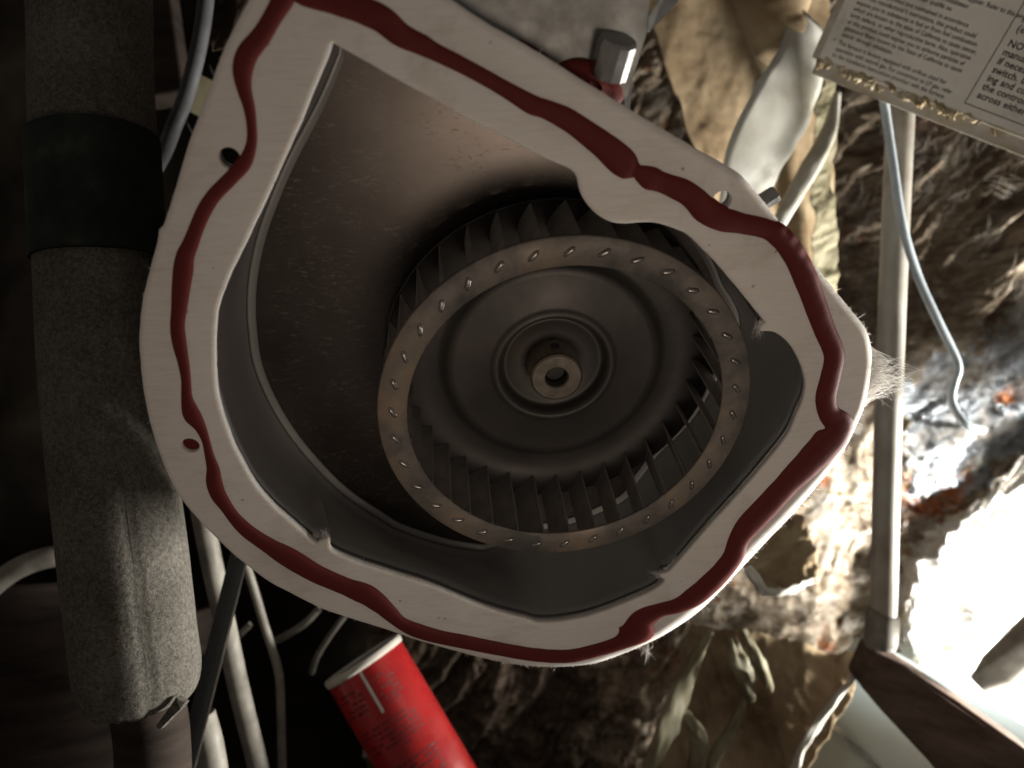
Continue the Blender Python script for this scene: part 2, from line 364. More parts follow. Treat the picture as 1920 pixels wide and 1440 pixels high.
# double seam where the wall meets the back plate; its highlight is in the colour
for off, rad, zz in ((.0010, .00062, .0012), (-.0006, .00048, .0009)):
    pth = [(*(D[i] * (rB[i] + off)), ZB + zz) for i in range(NS) if wB[i] > .3]
    sgn = sorted([(thu[i], (*(D[i] * (rB[i] + off)), ZB + zz)) for i in range(NS) if wB[i] > .3])
    v, f = tube([q for _, q in sgn], rad, 8); mesh_obj('seam', v, f, M['seam'], scroll, True)
# ---- fan wheel
def lathe(prof, n=96):
    a = np.linspace(0, 2 * np.pi, n, endpoint=False)
    V = [(r * math.cos(t), r * math.sin(t), z) for r, z in prof for t in a]
    return V, [tuple(f) for f in grid_faces(len(prof), n, wrap_v=True)]
dprof = [(.0758, -.0420), (.0758, -.0432), (.0520, -.0430), (.0497, -.0424), (.0478, -.0402), (.0465, -.0392), (.0440, -.0390), (.0290, -.0390), (.0274, -.0382), (.0262, -.0371), (.0252, -.0374), (.0243, -.0392), (.0234, -.0420), (.0226, -.0430), (.0221, -.0424), (.0216, -.0422), (.0205, -.0430), (.0150, -.0438), (.0060, -.0438)]
V, Fc = lathe(dprof, 128)
wheel = mesh_obj('fan_wheel', V, Fc, M['disc'], blower, True)
so = wheel.modifiers.new('t', 'SOLIDIFY'); so.thickness = .0007; so.offset = -1
V, Fc = lathe([(.0643, -.0012), (.0641, -.0004), (.0645, 0), (.0752, 0), (.0758, -.0004), (.0759, -.0014), (.0754, -.0014), (.0750, -.0008), (.0650, -.0008), (.0643, -.0012)], 160)
ring = mesh_obj('front_ring', V, Fc, M['ring'], wheel, True)
NB = 34
R0, R1 = .0640, .0748
def blade_mesh():
    # forward curved: inner end radial-ish, outer end swept clockwise
    pts = []
    for k in range(7):
        t = k / 6; r = R0 + (R1 - R0) * t; a = -.108 * t ** 1.35
        pts.append(np.array([r * math.cos(a), r * math.sin(a)]))
    pts = np.array(pts); T = np.gradient(pts, axis=0); T /= np.linalg.norm(T, axis=1)[:, None]; Nn = np.stack([-T[:, 1], T[:, 0]], 1) * .00035
    zs = np.linspace(-.0424, -.0010, 3)
    V = []; Fc = []
    for z in zs:
        V += [(*p, z) for p in pts + Nn] + [(*p, z) for p in (pts - Nn)[::-1]]
    n = 14
    for f in grid_faces(3, n, wrap_v=True): Fc.append(tuple(f))
    Fc.append(tuple(range(n))[::-1]); Fc.append(tuple(range(2 * n, 3 * n)))
    me = bpy.data.meshes.new('blade'); me.from_pydata(V, [], Fc); me.materials.append(M['blade']); return me
def tab_mesh():
    # folded-over end of a blade: a short raised rounded bar on the ring
    L_, Wd, H = .0029, .00105, .0012
    V = []; Fc = []
    ns = 9
    for i in range(ns):
        t = -1 + 2 * i / (ns - 1); sc = math.sqrt(max(0, 1 - abs(t) ** 3.2)) * .94 + .06
        for k in range(5):
            a = math.pi * k / 4
            V.append((t * L_, math.cos(a) * Wd * sc, math.sin(a) * H * sc - .00012))
    Fc = [tuple(f) for f in grid_faces(ns, 5)]
    me = bpy.data.meshes.new('blade_tab'); me.from_pydata(V, [], Fc); me.materials.append(M['tab'])
    me.polygons.foreach_set('use_smooth', [True] * len(me.polygons)); return me
bm_, tm_ = blade_mesh(), tab_mesh()
th0 = math.atan2(*(LP(1067, 468, 0)[::-1]))
for k in range(NB):
    th = th0 - 2 * math.pi * k / NB
    o = link_mesh('blade', bm_, wheel); o.rotation_euler = (0, 0, th + .04 + random.uniform(-.006, .006))
    o = link_mesh('blade_tab', tm_, wheel)
    rr = .0701 + random.uniform(-.0004, .0004)
    o.location = (rr * math.cos(th), rr * math.sin(th), .0001)
    o.rotation_euler = (random.uniform(-.3, .3), random.uniform(-.08, .08), th - math.radians(52) + random.uniform(-.12, .12))
V, Fc = lathe([(.0048, -.0436), (.0048, -.0288), (.0054, -.0282), (.0106, -.0282), (.0114, -.0288), (.0116, -.0300), (.0116, -.0438)], 48)
hub = mesh_obj('hub', V, Fc, M['hub'], wheel, False)
V, Fc = lathe([(.0047, -.045), (.0047, -.0346), (.0042, -.0341), (.0001, -.0341)], 32)
mesh_obj('motor_shaft', V, Fc, M['dark_steel'], wheel, False)
# set screw in the upper side of the hub
sv, sf = tube([(0, .0098, -.0362), (0, .0120, -.0362)], .0019, 16)
sv2, sf2 = tube([(0, .0112, -.0362), (0, .0121, -.0362)], .0010, 6)
mesh_obj('set_screw', np.vstack([sv, sv2]), sf + [[i + len(sv) for i in f] for f in sf2], M['dark_steel'], wheel, False)
# unseen galvanised box added behind the housing to shade the upper foam pipe
_inv = blower.matrix_world.inverted()
V = [(u_, v_, z_) for z_ in (ZB - .003, ZB - .15) for u_, v_ in ((-.105, -.080), (.030, -.080), (.030, .165), (-.085, .165))]
mesh_obj('shade_box', V, [(0, 1, 2, 3), (7, 6, 5, 4), (0, 4, 5, 1), (1, 5, 6, 2), (2, 6, 7, 3), (3, 7, 4, 0)], M['galv'], blower)
# ---- silicone bead
BEADPIX = [(700, -60, 0), (545, -20, 46), (590, -6, 42), (655, 12, 44), (712, 34, 46), (752, 66, 40), (790, 84, 36), (814, 97, 30), (861, 120, 28), (908, 145, 27), (955, 172, 29), (998, 197, 33), (1025, 206, 33), (1065, 225, 38), (1105, 253, 41), (1138, 278, 46), (1166, 303, 50), (1184, 318, 40), (1193, 321, 23), (1203, 326, 30), (1220, 335, 40), (1245, 344, 35), (1280, 358, 40), (1302, 373, 42), (1325, 396, 45), (1355, 412, 42), (1392, 420, 35), (1437, 430, 34), (1464, 446, 38), (1490, 480, 38), (1511, 522, 40), (1529, 570, 38), (1547, 619, 36), (1565, 665, 35), (1559, 705, 34), (1550, 745, 35), (1555, 775, 36), (1574, 798, 50), (1556, 828, 52), (1515, 872, 46), (1475, 912, 40), (1440, 950, 40), (1408, 984, 40), (1386, 1015, 34), (1374, 1047, 34), (1348, 1083, 38), (1312, 1115, 36), (1275, 1136, 26), (1238, 1146, 24), (1205, 1163, 38), (1194, 1186, 52), (1165, 1206, 26), (1118, 1221, 22), (1065, 1232, 22), (1000, 1229, 22), (930, 1217, 22), (870, 1205, 23), (820, 1195, 23), (780, 1183, 24), (748, 1167, 22), (720, 1142, 29), (687, 1117, 35), (640, 1098, 29), (590, 1076, 31), (540, 1046, 34), (503, 1024, 26), (467, 1000, 24), (443, 977, 22), (426, 955, 21), (409, 930, 26), (401, 905, 27), (399, 880, 22), (392, 855, 16), (386, 830, 14), (376, 805, 19), (360, 781, 29), (350, 747, 20), (348, 713, 17), (343, 680, 20), (336, 647, 25), (332, 613, 25), (335, 580, 27), (338, 547, 31), (342, 513, 34), (347, 480, 32), (355, 462, 28), (366, 433, 26), (380, 400, 26), (400, 368, 26), (430, 337, 25), (458, 306, 25), (471, 270, 19), (471, 233, 18), (466, 200, 21), (457, 167, 26), (454, 133, 35), (464, 100, 38), (490, 67, 35), (512, 30, 34), (530, 0, 40)][1:]
def build_bead():
    C = []
    for x, y, wd in BEADPIX:
        c0 = LP(x, y, ZG + .0005)
        # local scale and direction-free width: use mean of the two foreshortened axes
        sx = np.linalg.norm(LP(x + 10, y, ZG) - LP(x - 10, y, ZG)) / 20
        sy = np.linalg.norm(LP(x, y + 10, ZG) - LP(x, y - 10, ZG)) / 20
        C.append((c0[0], c0[1], wd, x, y))
    C = np.array(C)
    P = catmull(C[:, [0, 1, 0, 3, 4, 2]], 560, True); P[:, 2] = P[:, 5]
    XY = P[:, :2]; wpx = P[:, 5]; pix = P[:, 3:5]
    T = np.roll(XY, -1, 0) - np.roll(XY, 1, 0); T /= np.linalg.norm(T, axis=1)[:, None]; Nn = smoothn(np.stack([-T[:, 1], T[:, 0]], 1), 5)
    Tp = np.roll(pix, -1, 0) - np.roll(pix, 1, 0); Tp /= np.linalg.norm(Tp, axis=1)[:, None]
    n = len(XY); V = []
    K = 9
    wob = 1 + .03 * np.array([vnoise(i * .35, 3.3, 1.) for i in range(n)]).ravel()
    for i in range(n):
        px, py = pix[i]; q = np.array([-Tp[i, 1], Tp[i, 0]]) * wpx[i] / 2
        a = LP(px + q[0], py + q[1], ZG); b = LP(px - q[0], py - q[1], ZG)
        hw = np.linalg.norm((a - b)) / 2 * wob[i]; hw = abs((a - b) @ Nn[i]) / 2 * wob[i] * 1.22
        hgt = min(.0016, .22 * hw + .0006)
        # the bead sinks with the rolled edge of the gasket
        d = np.linalg.norm(GO - XY[i], axis=1); j = d.argmin()
        ang = math.atan2(GO[j, 1], GO[j, 0]); kk = math.exp(-((math.remainder(ang + .95, 2 * math.pi)) / .75) ** 2)
        for k in range(K):
            s = -1 + 2 * k / (K - 1)
            pos = XY[i] + Nn[i] * s * hw
            dd = np.linalg.norm(GO - pos, axis=1).min(); wr = .0022 + .0075 * kk; dr = .0012 + .0030 * kk
            t = min(1, dd / wr); sink = dr * (1 - t) ** 2
            z = ZG - .0003 - sink + hgt * (max(0, 1 - abs(s) ** 3.0)) ** .6
            V.append((*pos, z))
    Fc = [tuple(f) for f in grid_faces(n, K, wrap_u=True)]
    return mesh_obj('silicone_bead', V, Fc, M['silicone'], blower, True)
build_bead()
# silicone squeezed into one bolt hole, and a blob on the collar behind
c0 = LP(357, 836, ZG); a = np.linspace(0, 2 * np.pi, 20, endpoint=False)
V = [(c0[0], c0[1], ZG - .0012)] + [(c0[0] + .0034 * math.cos(t), c0[1] + .0034 * math.sin(t), ZG - .0022) for t in a]
mesh_obj('silicone_plug', V, [(0, 1 + i, 1 + (i + 1) % 20) for i in range(20)], M['silicone'], blower, True)
# ---- outlet collar: stained sheet behind the upper edge, folded at its right side
ZC = -.004
def LQ(px, py, z): p = LP(px, py, z); return (p[0], p[1], z)
col_pts = [(800, -200), (1240, -200), (1222, -40), (1213, 60), (1173, 192), (1130, 230), (860, 60)]
V = [LQ(x, y, ZC) for x, y in col_pts]; V += [(x, y, z - .0012) for x, y, z in V]
n = len(col_pts); Fc = [tuple(range(n)), tuple(range(2 * n - 1, n - 1, -1))] + [(i, i + n, (i + 1) % n + n, (i + 1) % n) for i in range(n)]
collar = mesh_obj('outlet_collar', V, Fc, M['galv'], blower)
V = [LQ(1216, 62, ZC + .001), LQ(1216, 30, ZC + .001), LQ(1262, -40, ZC - .006), LQ(1272, 3, ZC - .006)]
V += [(x, y, z - .0008) for x, y, z in V]
mesh_obj('folded_tab', V, [(0, 1, 2, 3), (7, 6, 5, 4), (0, 4, 5, 1), (1, 5, 6, 2), (2, 6, 7, 3), (3, 7, 4, 0)], M['chrome'], collar)
# collar silicone blobs
def blob(name, pix, z, h, parent):
    P = np.array([LP(x, y, z) for x, y in pix]); P = catmull(P, 48, True); cc = P.mean(0)
    V = []; 
    for t, zz in ((1, 0), (.97, .35), (.85, .7), (.6, .93), (.25, 1)):
        V += [(*(cc + (p - cc) * t), z + h * zz) for p in P]
    V.append((*cc, z + h)); m_ = 48
    Fc = [tuple(f) for f in grid_faces(5, m_, wrap_v=True)] + [(4 * m_ + i, 4 * m_ + (i + 1) % m_, 5 * m_) for i in range(m_)]
    return mesh_obj(name, V, Fc, M['silicone'], parent, True)
blob('silicone_blob', [(1048, 122), (1062, 112), (1090, 108), (1120, 118), (1148, 140), (1166, 165), (1166, 190), (1140, 205), (1090, 180), (1055, 150)], ZC, .004, blower)
blob('silicone_blob', [(965, 74), (985, 78), (1010, 92), (1028, 106), (1015, 112), (980, 95)], ZC, .002, blower)
# plated bolts
def hexbolt(p0, p1, r, sides, name, parent):
    v, f = tube([p0, tuple(np.array(p0) + (np.array(p1) - np.array(p0)) * .92), p1], [r, r, r * .9], sides)
    return mesh_obj(name, v, f, M['chrome'], parent)
hexbolt(LQ(1140, 140, ZC + .003), LQ(1160, 72, ZC + .006), .0064, 12, 'bolt', blower)
hexbolt(LQ(1418, 386, ZG - .010), LQ(1456, 362, ZG - .010), .0033, 8, 'bolt', blower)
# ---- loose fibres round the gasket edge and a tuft on the right
def build_fuzz():
    V = []; Fc = []
    def strand(p, d, ln, r):
        d = d / np.linalg.norm(d); side = np.cross(d, [0, 0, 1.]); side /= np.linalg.norm(side) + 1e-9
        bend = RNG.normal(0, .25, 3); n = 5; i0 = len(V)
        for k in range(n):
            t = k / (n - 1); q = p + d * ln * t + bend * ln * .35 * t * t; rr = r * (1 - .6 * t)
            for a in (0, 2.1, 4.2): V.append(q + rr * (side * math.cos(a) + np.array([0, 0, 1.]) * math.sin(a)))
        for f in grid_faces(n, 3, wrap_v=True): Fc.append([i0 + x for x in f])
    no = -smoothn(normals2(GO), 6)
    for i in range(NO):
        ang = math.atan2(GO[i, 1], GO[i, 0]); kk = math.exp(-(math.remainder(ang + .75, 2 * math.pi) / 1.0) ** 2)
        drop = .0012 + .003 * math.exp(-(math.remainder(ang + .95, 2 * math.pi) / .75) ** 2)
        for _ in range(RNG.poisson(.15 + 7 * kk)):
            p = np.array([*(GO[i] - no[i] * RNG.uniform(0, .0008)), ZG - drop * RNG.uniform(.9, 1.5)])
            d = np.array([*(no[i] + RNG.normal(0, .5, 2)), RNG.normal(0, .5)])
            strand(p, d, abs(RNG.normal(0, .0007)) + .0004 if RNG.random() < .955 else RNG.uniform(.002, .0052), RNG.uniform(.00007, .00013))
    # tuft near the right end
    for _ in range(260):
        py = RNG.uniform(648, 760); px = np.interp(py, [640, 700, 760], [1634, 1632, 1620])
        p = np.array([*LP(px - 2, py, ZG - .004), ZG - .004 + RNG.normal(0, .0008)])
        tip = np.array([*LP(1686 + RNG.normal(0, 14), 714 + RNG.normal(0, 14), ZG - .006), ZG - .006])
        d = tip - p + RNG.normal(0, .0036, 3)
        strand(p, d, np.linalg.norm(d) * RNG.uniform(.35, 1), .00010)
    # tufts at torn spots of the inner edge
    for (x, y), (tx, ty), k in (((1432, 606), (1420, 628), 50), ((1240, 1082), (1228, 1080), 26), ((612, 1014), (606, 1004), 26), ((1213, 1214), (1218, 1236), 26), ((1100, 1000), (1100, 1000), 0)):
        for _ in range(k):
            p = np.array([*LP(x + RNG.normal(0, 5), y + RNG.normal(0, 4), ZG), ZG - .001]); q = np.array([*LP(tx + RNG.normal(0, 6), ty + RNG.normal(0, 6), ZG), ZG - .0015])
            strand(p, q - p, np.linalg.norm(q - p) * RNG.uniform(.6, 1.2), .00008)
    return tag(mesh_obj('loose_fibres', V, Fc, M['gasket'], blower), kind='stuff')
build_fuzz()

# ================================================================ surroundings
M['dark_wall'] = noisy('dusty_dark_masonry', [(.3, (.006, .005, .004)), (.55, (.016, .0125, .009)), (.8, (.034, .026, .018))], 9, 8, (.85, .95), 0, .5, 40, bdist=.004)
M['dark_wood'] = noisy('dark_wood', [(.3, (.016, .012, .010)), (.6, (.042, .031, .025)), (.8, (.075, .057, .044))], 12, 8, (.75, .9), 0, .4, 60, stretch=(1, 1, 6), bdist=.002)
M['beam'] = noisy('old_beam_wood', [(.3, (.07, .045, .035)), (.6, (.14, .10, .08)), (.8, (.2, .15, .12))], 26, 8, (.75, .9), 0, .4, 80, stretch=(1, 1, 3), bdist=.002)
def foam_mat():
    """black closed-cell foam under a crackled coat of settled dust"""
    m, nt, b = mat('dusty_foam'); L = nt.links
    tc = N(nt, 'ShaderNodeTexCoord')
    n1 = N(nt, 'ShaderNodeTexNoise', i_Scale=520.0, i_Detail=6.0, i_Roughness=.7, i_Distortion=.5); L.new(tc.outputs['Object'], n1.inputs[0])
    n2 = N(nt, 'ShaderNodeTexNoise', i_Scale=34.0, i_Detail=6.0); L.new(tc.outputs['Object'], n2.inputs[0])
    v = N(nt, 'ShaderNodeTexVoronoi', i_Scale=900.0); v.feature = 'DISTANCE_TO_EDGE'; L.new(tc.outputs['Object'], v.inputs[0])
    cr = ramp(nt, v.outputs[0], [(.0, (.62, .62, .62)), (.16, (1, 1, 1))])
    h = N(nt, 'ShaderNodeMix'); h.inputs[0].default_value = .28; L.new(n1.outputs[0], h.inputs[2]); L.new(n2.outputs[0], h.inputs[3])
    c = ramp(nt, h.outputs[0], [(.33, (.048, .044, .038)), (.48, (.108, .100, .086)), (.63, (.185, .172, .15))])
    mx = N(nt, 'ShaderNodeMixRGB', blend_type='MULTIPLY'); mx.inputs[0].default_value = 1; L.new(c, mx.inputs[1]); L.new(cr, mx.inputs[2])
    L.new(mx.outputs[0], b.inputs['Base Color']); b.inputs['Roughness'].default_value = .95; b.inputs['Specular IOR Level'].default_value = .1
    bp = N(nt, 'ShaderNodeBump', i_Strength=.6, i_Distance=.0012); L.new(h.outputs[0], bp.inputs['Height']); L.new(bp.outputs[0], b.inputs['Normal'])
    return m
M['foam'] = foam_mat()
M['rubber'] = noisy('dusty_green_rubber', [(.35, (.012, .016, .014)), (.6, (.024, .031, .026)), (.78, (.06, .063, .052))], 40, 8, (.7, .9), 0, .3, 120)
M['black'] = noisy('black_strap', [(.3, (.008, .008, .008)), (.8, (.02, .02, .02))], 60, 4, (.4, .6), 0)
M['pvc'] = noisy('grubby_white_pvc', [(.3, (.22, .195, .16)), (.5, (.32, .30, .26)), (.75, (.40, .385, .345))], 22, 7, (.35, .6), 0, .06, 90)
M['tubing'] = noisy('dusty_pale_tubing', [(.3, (.11, .098, .08)), (.5, (.19, .175, .147)), (.75, (.29, .272, .232))], 50, 7, (.5, .8), 0, .1, 200)
M['cable'] = noisy('pale_blue_cable', [(.3, (.34, .40, .44)), (.7, (.46, .52, .56))], 90, 5, (.4, .6), 0, .1, 300)
M['dim_cable'] = noisy('grey_hose', [(.3, (.035, .035, .038)), (.7, (.07, .07, .075))], 60, 5, (.6, .8), 0)
M['red'] = noisy('red_can_paint', [(.3, (.30, .013, .015)), (.7, (.42, .022, .021))], 30, 5, (.22, .36), 0, .05, 90)
M['card_edge'] = noisy('worn_card_edge', [(.3, (.62, .45, .38)), (.7, (.8, .72, .65))], 60, 5, (.6, .8), 0)
M['card_white'] = noisy('pale_card', [(.3, (.42, .40, .35)), (.7, (.55, .52, .46))], 40, 5, (.6, .8), 0)
M['print_dark'] = noisy('dark_red_print', [(.3, (.09, .006, .008)), (.7, (.13, .01, .01))], 40, 3, (.5, .6), 0)
M['label'] = noisy('dingy_label', [(.28, (.36, .33, .28)), (.45, (.62, .58, .52)), (.75, (.72, .68, .62))], 18, 9, (.45, .6), 0, .05, 60)
M['ink'] = noisy('black_ink', [(.3, (.018, .016, .015)), (.7, (.04, .036, .03))], 60, 3, (.5, .6), 0)
M['cabinet'] = noisy('rusting_painted_steel', [(.33, (.16, .09, .04)), (.42, (.34, .28, .20)), (.6, (.43, .40, .35)), (.8, (.5, .48, .43))], 40, 9, (.5, .7), 0, .2, 120)
M['rust'] = noisy('rust_flake', [(.3, (.09, .05, .025)), (.5, (.36, .29, .18)), (.7, (.52, .46, .34))], 90, 8, (.7, .9), 0, .5, 200)
M['kraft'] = noisy('stained_kraft', [(.3, (.13, .090, .05)), (.46, (.26, .19, .115)), (.62, (.35, .275, .175)), (.8, (.45, .38, .27))], 16, 8, (.85, .97), 0, .2, 80, dist=.3)
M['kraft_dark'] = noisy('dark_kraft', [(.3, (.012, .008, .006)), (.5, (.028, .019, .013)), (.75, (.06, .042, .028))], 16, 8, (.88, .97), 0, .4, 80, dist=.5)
M['film'] = noisy('pale_facing_film', [(.3, (.32, .30, .23)), (.5, (.48, .47, .415)), (.75, (.56, .56, .52))], 26, 7, (.35, .55), 0, .1, 120)
M['shred'] = noisy('yellowed_paper', [(.3, (.10, .085, .045)), (.5, (.17, .152, .088)), (.75, (.24, .22, .145))], 30, 7, (.6, .85), 0, .2, 120)
M['duct'] = noisy('grey_duct_sheet', [(.3, (.48, .57, .57)), (.7, (.56, .65, .65))], 12, 6, (.5, .65), .1, .05, 40)
def fibre_mat(name, stops, extra):
    m, nt, b = mat(name); L = nt.links
    tc = N(nt, 'ShaderNodeTexCoord'); mp = N(nt, 'ShaderNodeMapping'); mp.inputs['Rotation'].default_value = (0, .7, 0); mp.inputs['Scale'].default_value = (1, 1, 3.2); L.new(tc.outputs['Object'], mp.inputs[0])
    n1 = N(nt, 'ShaderNodeTexNoise', i_Scale=26.0, i_Detail=9.0, i_Roughness=.68, i_Distortion=.9); L.new(mp.outputs[0], n1.inputs[0])
    c = ramp(nt, n1.outputs[0], stops)
    n2 = N(nt, 'ShaderNodeTexNoise', i_Scale=19.0, i_Detail=4.0, i_Roughness=.6); L.new(tc.outputs['Object'], n2.inputs[0])
    k = ramp(nt, n2.outputs[0], [(.60, (0, 0, 0)), (.68, (1, 1, 1))])
    mx = N(nt, 'ShaderNodeMixRGB'); L.new(k, mx.inputs[0]); L.new(c, mx.inputs[1]); mx.inputs[2].default_value = (*extra, 1)
    L.new(mx.outputs[0], b.inputs['Base Color']); b.inputs['Roughness'].default_value = .9; b.inputs['Specular IOR Level'].default_value = .2
    n3 = N(nt, 'ShaderNodeTexNoise', i_Scale=210.0, i_Detail=6.0, i_Distortion=.8); L.new(mp.outputs[0], n3.inputs[0])
    bp = N(nt, 'ShaderNodeBump', i_Strength=.45, i_Distance=.003); L.new(n3.outputs[0], bp.inputs['Height']); L.new(bp.outputs[0], b.inputs['Normal'])
    return m
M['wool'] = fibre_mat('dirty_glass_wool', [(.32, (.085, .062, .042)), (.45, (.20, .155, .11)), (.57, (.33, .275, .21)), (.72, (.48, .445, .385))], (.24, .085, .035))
M['pale_lit_wool'] = fibre_mat('pale_lit_glass_wool', [(.30, (.34, .31, .25)), (.42, (.62, .60, .54)), (.57, (.76, .75, .71)), (.72, (.82, .82, .80))], (.60, .55, .38))  # pale wool, whitened so its colour carries part of the slab's daylight
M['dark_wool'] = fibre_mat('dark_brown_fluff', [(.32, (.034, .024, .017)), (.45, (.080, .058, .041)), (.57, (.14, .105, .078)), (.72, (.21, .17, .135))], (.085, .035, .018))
M['strand'] = fibre_mat('glass_fibre_strand', [(.34, (.15, .122, .09)), (.50, (.29, .255, .21)), (.66, (.46, .44, .40))], (.32, .17, .09))
M['curl'] = fibre_mat('grey_blue_wool_curl', [(.34, (.20, .20, .21)), (.50, (.34, .36, .38)), (.66, (.48, .51, .54))], (.42, .16, .06))
m_, nt_, b_ = mat('daylight'); M['sky'] = m_
em = nt_.nodes.new('ShaderNodeEmission'); em.inputs[0].default_value = (1, .985, .95, 1); em.inputs[1].default_value = 2.0
nt_.links.new(em.outputs[0], nt_.nodes['Material Output'].inputs[0])

# ---- daylight beyond the opening, lower right
sky = mesh_obj('sky', [W(1640, 1120, 1.5), W(2150, 1120, 1.5), W(2150, 1680, 1.5), W(1640, 1680, 1.5)], [(0, 1, 2, 3)], M['sky']); tag(sky, kind='structure')
# ---- dark back wall of the crawl space (left and centre)
nx, nz = 90, 80
X = np.linspace(-1.2, .42, nx); Z = np.linspace(-.95, .95, nz); XX, ZZ = np.meshgrid(X, Z, indexing='ij')
YY = 1.25 + .05 * fbm(XX * 4, ZZ * 4, 1.) + .02 * fbm(XX * 14, ZZ * 14, 2.)
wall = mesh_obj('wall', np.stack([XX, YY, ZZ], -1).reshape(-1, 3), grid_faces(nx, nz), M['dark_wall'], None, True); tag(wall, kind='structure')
nx, ny = 90, 60
X = np.linspace(-1.2, .5, nx); Y = np.linspace(.35, 1.3, ny); XX, YY = np.meshgrid(X, Y, indexing='ij')
ZZ = -.46 + .02 * fbm(XX * 6, YY * 6, 3.) + .012 * fbm(XX * 22, YY * 22, 4.)
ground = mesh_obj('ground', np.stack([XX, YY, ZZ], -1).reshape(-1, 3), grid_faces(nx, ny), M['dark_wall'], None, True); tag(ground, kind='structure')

# ---- glass wool batt on the right
def build_batt():
    nx, nz = 520, 520
    px = np.linspace(690, 2060, nx); py = np.linspace(-80, 1560, nz); PX, PY = np.meshgrid(px, py, indexing='ij')
    base = .86 - .10 * np.clip((PX - 1500) / 520, -.5, 1) + .06 * np.clip((1300 - PY) / 1300, 0, 1)
    # the daylit mass at the lower right bulges forward; two thick rolls run up beside it
    sst = lambda v, w_: np.clip(v / w_, 0, 1) ** 2 * (3 - 2 * np.clip(v / w_, 0, 1))
    wob = 22 * vnoise(PX * .012, PY * .012, 2.) + 9 * vnoise(PX * .05, PY * .05, 6.)
    base = base - .060 * sst(PY + wob - (1030 - .78 * (PX - 1660)), 46) * sst(PX + wob * .4 - 1668, 30)
    for x0, y0, sl, hw_, amp in ((1650, 905, -.72, 62, .022), (1640, 745, -.88, 42, .014)):
        q_ = (PY + wob - (y0 + sl * (PX - x0))) / hw_; base = base - amp * np.sqrt(np.clip(1 - q_ * q_, 0, 1)) * sst(PX - x0, 60)
    # a real slab: X and Z are fixed from the mean depth so that it keeps its shape
    X = (PX - 960) / F * base; Zz = (720 - PY) / F * base
    a = math.radians(52); s = X * math.cos(a) + Zz * math.sin(a); t = -X * math.sin(a) + Zz * math.cos(a)
    wx = .03 * fbm(X * 9, Zz * 9, 5.); wz = .03 * fbm(X * 9, Zz * 9, 8.)
    s2, t2 = s + wx, t + wz
    d = .045 * fbm(X * 5, Zz * 5, .3, 3) + .026 * fbm(s2 * 13, t2 * 42, 1.1, 4, True) + .006 * fbm(s2 * 40, t2 * 130, 2.2, 3, True) + .002 * fbm(X * 160, Zz * 160, 3., 3)
    V = np.stack([X, base - d, Zz], -1).reshape(-1, 3)
    Fc = grid_faces(nx, nz)
    cx = PX.reshape(-1)[Fc].mean(1); cy = PY.reshape(-1)[Fc].mean(1)
    # ragged opening at the lower right where daylight enters, and a straight end along the duct
    ed = 26 * vnoise(cx * .03, cy * .03, 0.) + 12 * vnoise(cx * .11, cy * .11, 4.)
    hole = (cy + ed > 1300 - .72 * (cx - 1800) * (cx > 1800) + 3.2 * np.clip(1790 - cx, 0, 999)) & (cx > 1640)
    duct = (cx + ed * .3 > 1640 - .72 * (cy - 1235)) & (cy > 1235) & (cx < 1800)
    keep = ~(hole | duct | ((cx < 1010) & (cy < 1080)))
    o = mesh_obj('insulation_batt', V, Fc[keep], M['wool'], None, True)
    o.data.materials.append(M['pale_lit_wool']); o.data.materials.append(M['dark_wool']); o.data.materials.append(M['curl'])
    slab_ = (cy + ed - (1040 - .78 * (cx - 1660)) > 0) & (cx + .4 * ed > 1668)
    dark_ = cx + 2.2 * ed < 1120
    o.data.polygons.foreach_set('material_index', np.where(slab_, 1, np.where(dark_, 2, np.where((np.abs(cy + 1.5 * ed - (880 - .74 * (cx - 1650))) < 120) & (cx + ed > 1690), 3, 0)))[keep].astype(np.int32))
    tag(o, 'dirty grey-brown glass wool insulation filling the right side behind the blower', 'insulation')
    return o, (X, base - d, Zz, PX, PY, hole)
batt, (bX, bY, bZ, bPX, bPY, _) = build_batt()
def build_strands():
    V = []; Fc = []
    nx, nz = bX.shape
    def at(i, j): return np.array([bX[i, j], bY[i, j], bZ[i, j]])
    for _ in range(700):
        i = RNG.integers(5, nx - 5); j = RNG.integers(5, nz - 5)
        px, py = bPX[i, j], bPY[i, j]
        if px < 1130 or (px < 1010 and py < 1100) or (py > 1235 and px > 1560): continue
        if px > 1800 and py > 1180: continue
        c0 = at(i, j); ang = math.radians(52 + RNG.normal(0, 22)); ln = RNG.uniform(.02, .06); curl = RNG.normal(0, 1.0)
        spread = RNG.uniform(.0025, .008); k = RNG.integers(8, 24)
        for _s in range(k):
            off = RNG.normal(0, spread, 3); L_ = ln * RNG.uniform(.6, 1.2); a0 = ang + RNG.normal(0, .10); cu = curl + RNG.normal(0, .5); ph = RNG.uniform(-.5, .5)
            n = 8; q = c0 + off + np.array([0, -.006 - abs(RNG.normal(0, .004)), 0]); q = q - np.array([math.cos(a0), 0, math.sin(a0)]) * L_ * .5
            r = RNG.uniform(.00018, .00050); i0 = len(V)
            for m in range(n):
                t = m / (n - 1); aa = a0 + cu * (t - .5) + .4 * math.sin(6 * t + ph * 9)
                d = np.array([math.cos(aa), .35 * math.sin(5 * t + ph * 6), math.sin(aa)]); q = q + d * L_ / n
                sd = np.array([-math.sin(aa), 0, math.cos(aa)]); rr = r * (1 - .7 * abs(2 * t - 1) ** 2)
                for b in (0, 2.1, 4.2): V.append(q + rr * (sd * math.cos(b) + np.array([0, 1., 0]) * math.sin(b)))
            for f in grid_faces(n, 3, wrap_v=True): Fc.append([i0 + x for x in f])
    return tag(mesh_obj('glass_fibres', V, Fc, M['strand'], batt, True), kind='stuff')
build_strands()
